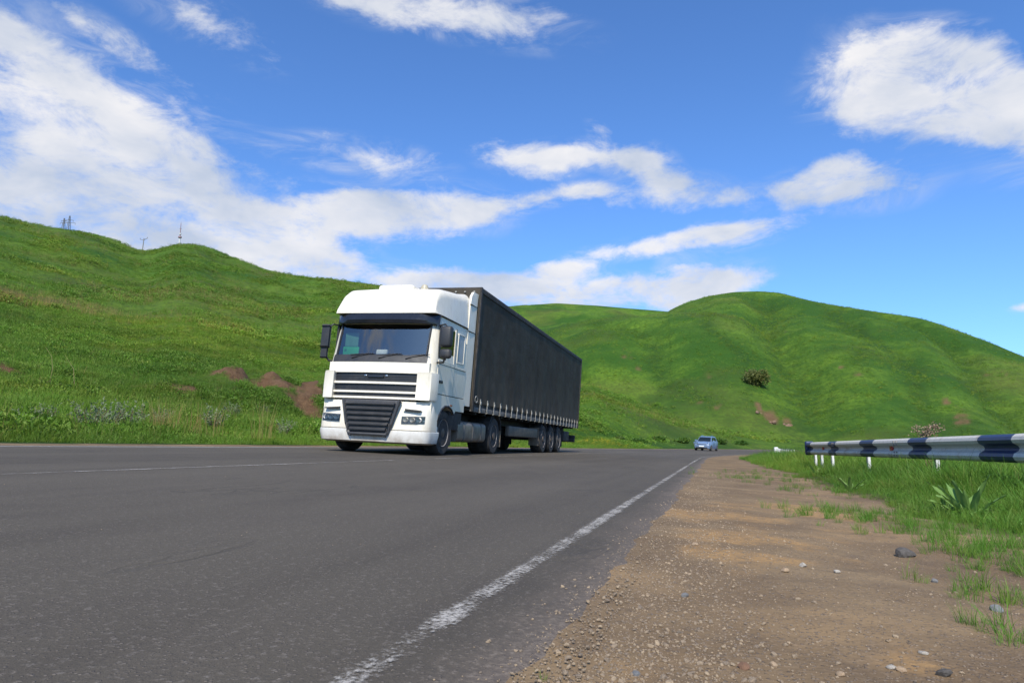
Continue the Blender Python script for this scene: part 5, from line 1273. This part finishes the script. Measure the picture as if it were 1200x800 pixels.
# weedy shrubs at the foot of the far bank by the bend
wl = [(748, 519, 20, 8), (772, 516, 16, 8), (800, 519, 18, 9), (842, 520, 20, 9), (868, 521, 16, 7), (725, 516, 14, 8)]
M_WEED = mat_leafy('weed_leaves', (.045, .11, .018), (.10, .19, .03), (.09, .15, .03))
WN = ['second', 'third', 'fourth', 'fifth', 'rightmost', 'leftmost']
for k, (px, py, a, b) in enumerate(wl):
    p = hit(px, py)
    if not p: continue
    r = sqrt(p.x ** 2 + p.y ** 2); rx = a / 2 / F_PX * r; rz = b / F_PX * r
    o = empty('leafy_shrub', p); tag(o, '%s of the dark green leafy shrubs along the far bank beyond the trailer' % WN[k], 'shrub', 'shrubs at the foot of the far bank')
    mesh_child('crown', crown(700, rx * 1.1, rx * .8, rz * .5, .16, 40 + k, M_WEED), o)
# rubble outcrops low on the right hill
def mat_rock(name, a, b, c):
    m = Mat(name); oi = m.n('ShaderNodeObjectInfo'); n = m.noise(6, 6, .7); n2 = m.noise(30, 5, .7)
    q = m.mix(m.rng(n, .3, .7), a, b); q = m.mix(m.math('MULTIPLY', oi.outputs['Random'], .7), q, c); q = m.mix(m.rng(n2, .5, .75, 0, .5), q, tuple(x * .5 for x in a))
    return m.done(m.bsdf(q, .9, m.bump(n2, .01, .6), spec=.2))
M_ROCKR = mat_rock('reddish_rock', (.15, .085, .055), (.24, .15, .10), (.2, .14, .1))
for px, py, a, lab in ((904, 496, 10, 'largest reddish rock outcrop at the foot of the right hill'), (888, 484, 7, 'upper left reddish rock outcrop on the right hill below the bush'), (922, 498, 8, 'low reddish rock outcrop rightmost at the foot of the right hill')):
    p = hit(px, py)
    if not p: continue
    r = sqrt(p.x ** 2 + p.y ** 2); k = a / F_PX * r; o = empty('rock_outcrop', p); tag(o, lab, 'rock')
    for j in range(5): mesh_child('rock', stone_mesh('rock', 500 + j + px, M_ROCKR), o, (random.gauss(0, k * .35), random.gauss(0, k * .2), random.uniform(-.25, .05) * k), (random.random(), random.random(), random.random() * 6), k * random.uniform(.5, 1.0))
# ------------------------------------------------------------------ gravel and loose stones
M_GRAV = mat_rock('mixed_gravel', (.12, .105, .095), (.33, .25, .17), (.52, .39, .25))
GRV = [stone_mesh('gravel', k, M_GRAV, 1) for k in range(8)]
x, y, r = polar_pts(120000, -12, 44, 1.05, 16, 1.8); s_, w_ = sw(x, y)
den = np.exp(-((w_ - .16) / .22) ** 2) * .95 + .30 * sstep(fbm(x / .8, y / .8, 120, 3), -.1, .6) + .10
keep = (w_ < W_EDGE_R + .12 + rng.normal(0, .06, len(x))) & (w_ > -2.1) & (rng.random(len(x)) < den)
x, y, w_, s_ = x[keep], y[keep], w_[keep], s_[keep]
sz = np.clip(rng.lognormal(math.log(.0046), .55, len(x)), .002, .02)
zz = np.maximum(zat(x, y), np.where(w_ > W_EDGE_R - .03, road_z(s_, w_), -9)) + sz * .12
scatter('gravel', GRV, np.stack([x, y, zz], -1), rng.uniform(0, 6.28, len(x)), sz, rng.integers(0, 8, len(x)), .35)
x = rng.uniform(-6, 3, 2600); y = rng.uniform(1.2, 14, 2600); s_, w_ = sw(x, y); keep = (w_ > .35) & (w_ < 6); x, y, s_, w_ = x[keep], y[keep], s_[keep], w_[keep]
scatter('road_grit', GRV, np.stack([x, y, road_z(s_, w_) + .001], -1), rng.uniform(0, 6.28, len(x)), np.clip(rng.lognormal(math.log(.0025), .4, len(x)), .0015, .007), rng.integers(0, 8, len(x)), .3)
COLS = dict(dark=((.075, .068, .062), (.12, .11, .10)), white=((.34, .30, .25), (.46, .42, .36)), tan=((.34, .24, .15), (.45, .33, .22)), brown=((.15, .08, .05), (.24, .14, .09)), grey=((.15, .15, .15), (.22, .22, .22)))
MS = {k: mat_rock(k + '_stone', a, b, b) for k, (a, b) in COLS.items()}
for i, (px, py, wp, c, lab) in enumerate((
        (1061, 652, 17, 'dark', 'dark grey angular stone among grass tufts on the dirt shoulder, biggest stone in view'),
        (941, 664, 9, 'white', 'white flat pebble alone in the middle of the dirt shoulder'),
        (920, 670, 9, 'tan', 'tan pebble just left of the white pebble on the dirt shoulder'),
        (815, 639, 8, 'tan', 'tan stone beside the asphalt edge where the orange dirt starts'),
        (803, 699, 9, 'grey', 'grey stone on gravel near the asphalt edge, below the tan stone'),
        (981, 671, 8, 'white', 'pale chip to the right of the white pebble on the dirt'),
        (1095, 682, 9, 'grey', 'grey pebble below the big dark stone on the right'),
        (872, 783, 13, 'brown', 'reddish brown stone chip at the bottom edge of the dirt'),
        (906, 780, 9, 'tan', 'light tan pebble next to the reddish brown chip at the bottom'),
        (985, 791, 11, 'tan', 'tan stone at the bottom edge between two lighter pebbles'),
        (1045, 783, 10, 'white', 'left of two adjoining white pebbles near the bottom right'),
        (1057, 786, 10, 'tan', 'right of two adjoining pale pebbles near the bottom right'),
        (1082, 766, 9, 'white', 'pale pebble above the dark stone at bottom right'),
        (1107, 792, 15, 'dark', 'dark slate stone at the bottom right corner of the dirt'),
        (745, 790, 9, 'grey', 'grey stone in the gravel strip at the bottom left of the dirt'),
        (1168, 716, 12, 'grey', 'flat grey stone at the right edge of the dirt'))):
    p = hit(px, py); r = sqrt(p.x ** 2 + p.y ** 2); k = wp / F_PX * r * 1.1
    o = bpy.data.objects.new('loose_stone', stone_mesh('loose_stone', 700 + i, MS[c])); COL.objects.link(o); o.location = p + Vector((0, 0, k * .14)); o.rotation_euler = (.1, .1, i * 1.7); o.scale = (k, k, k)
    tag(o, lab, 'stone', 'loose stones on the dirt shoulder')
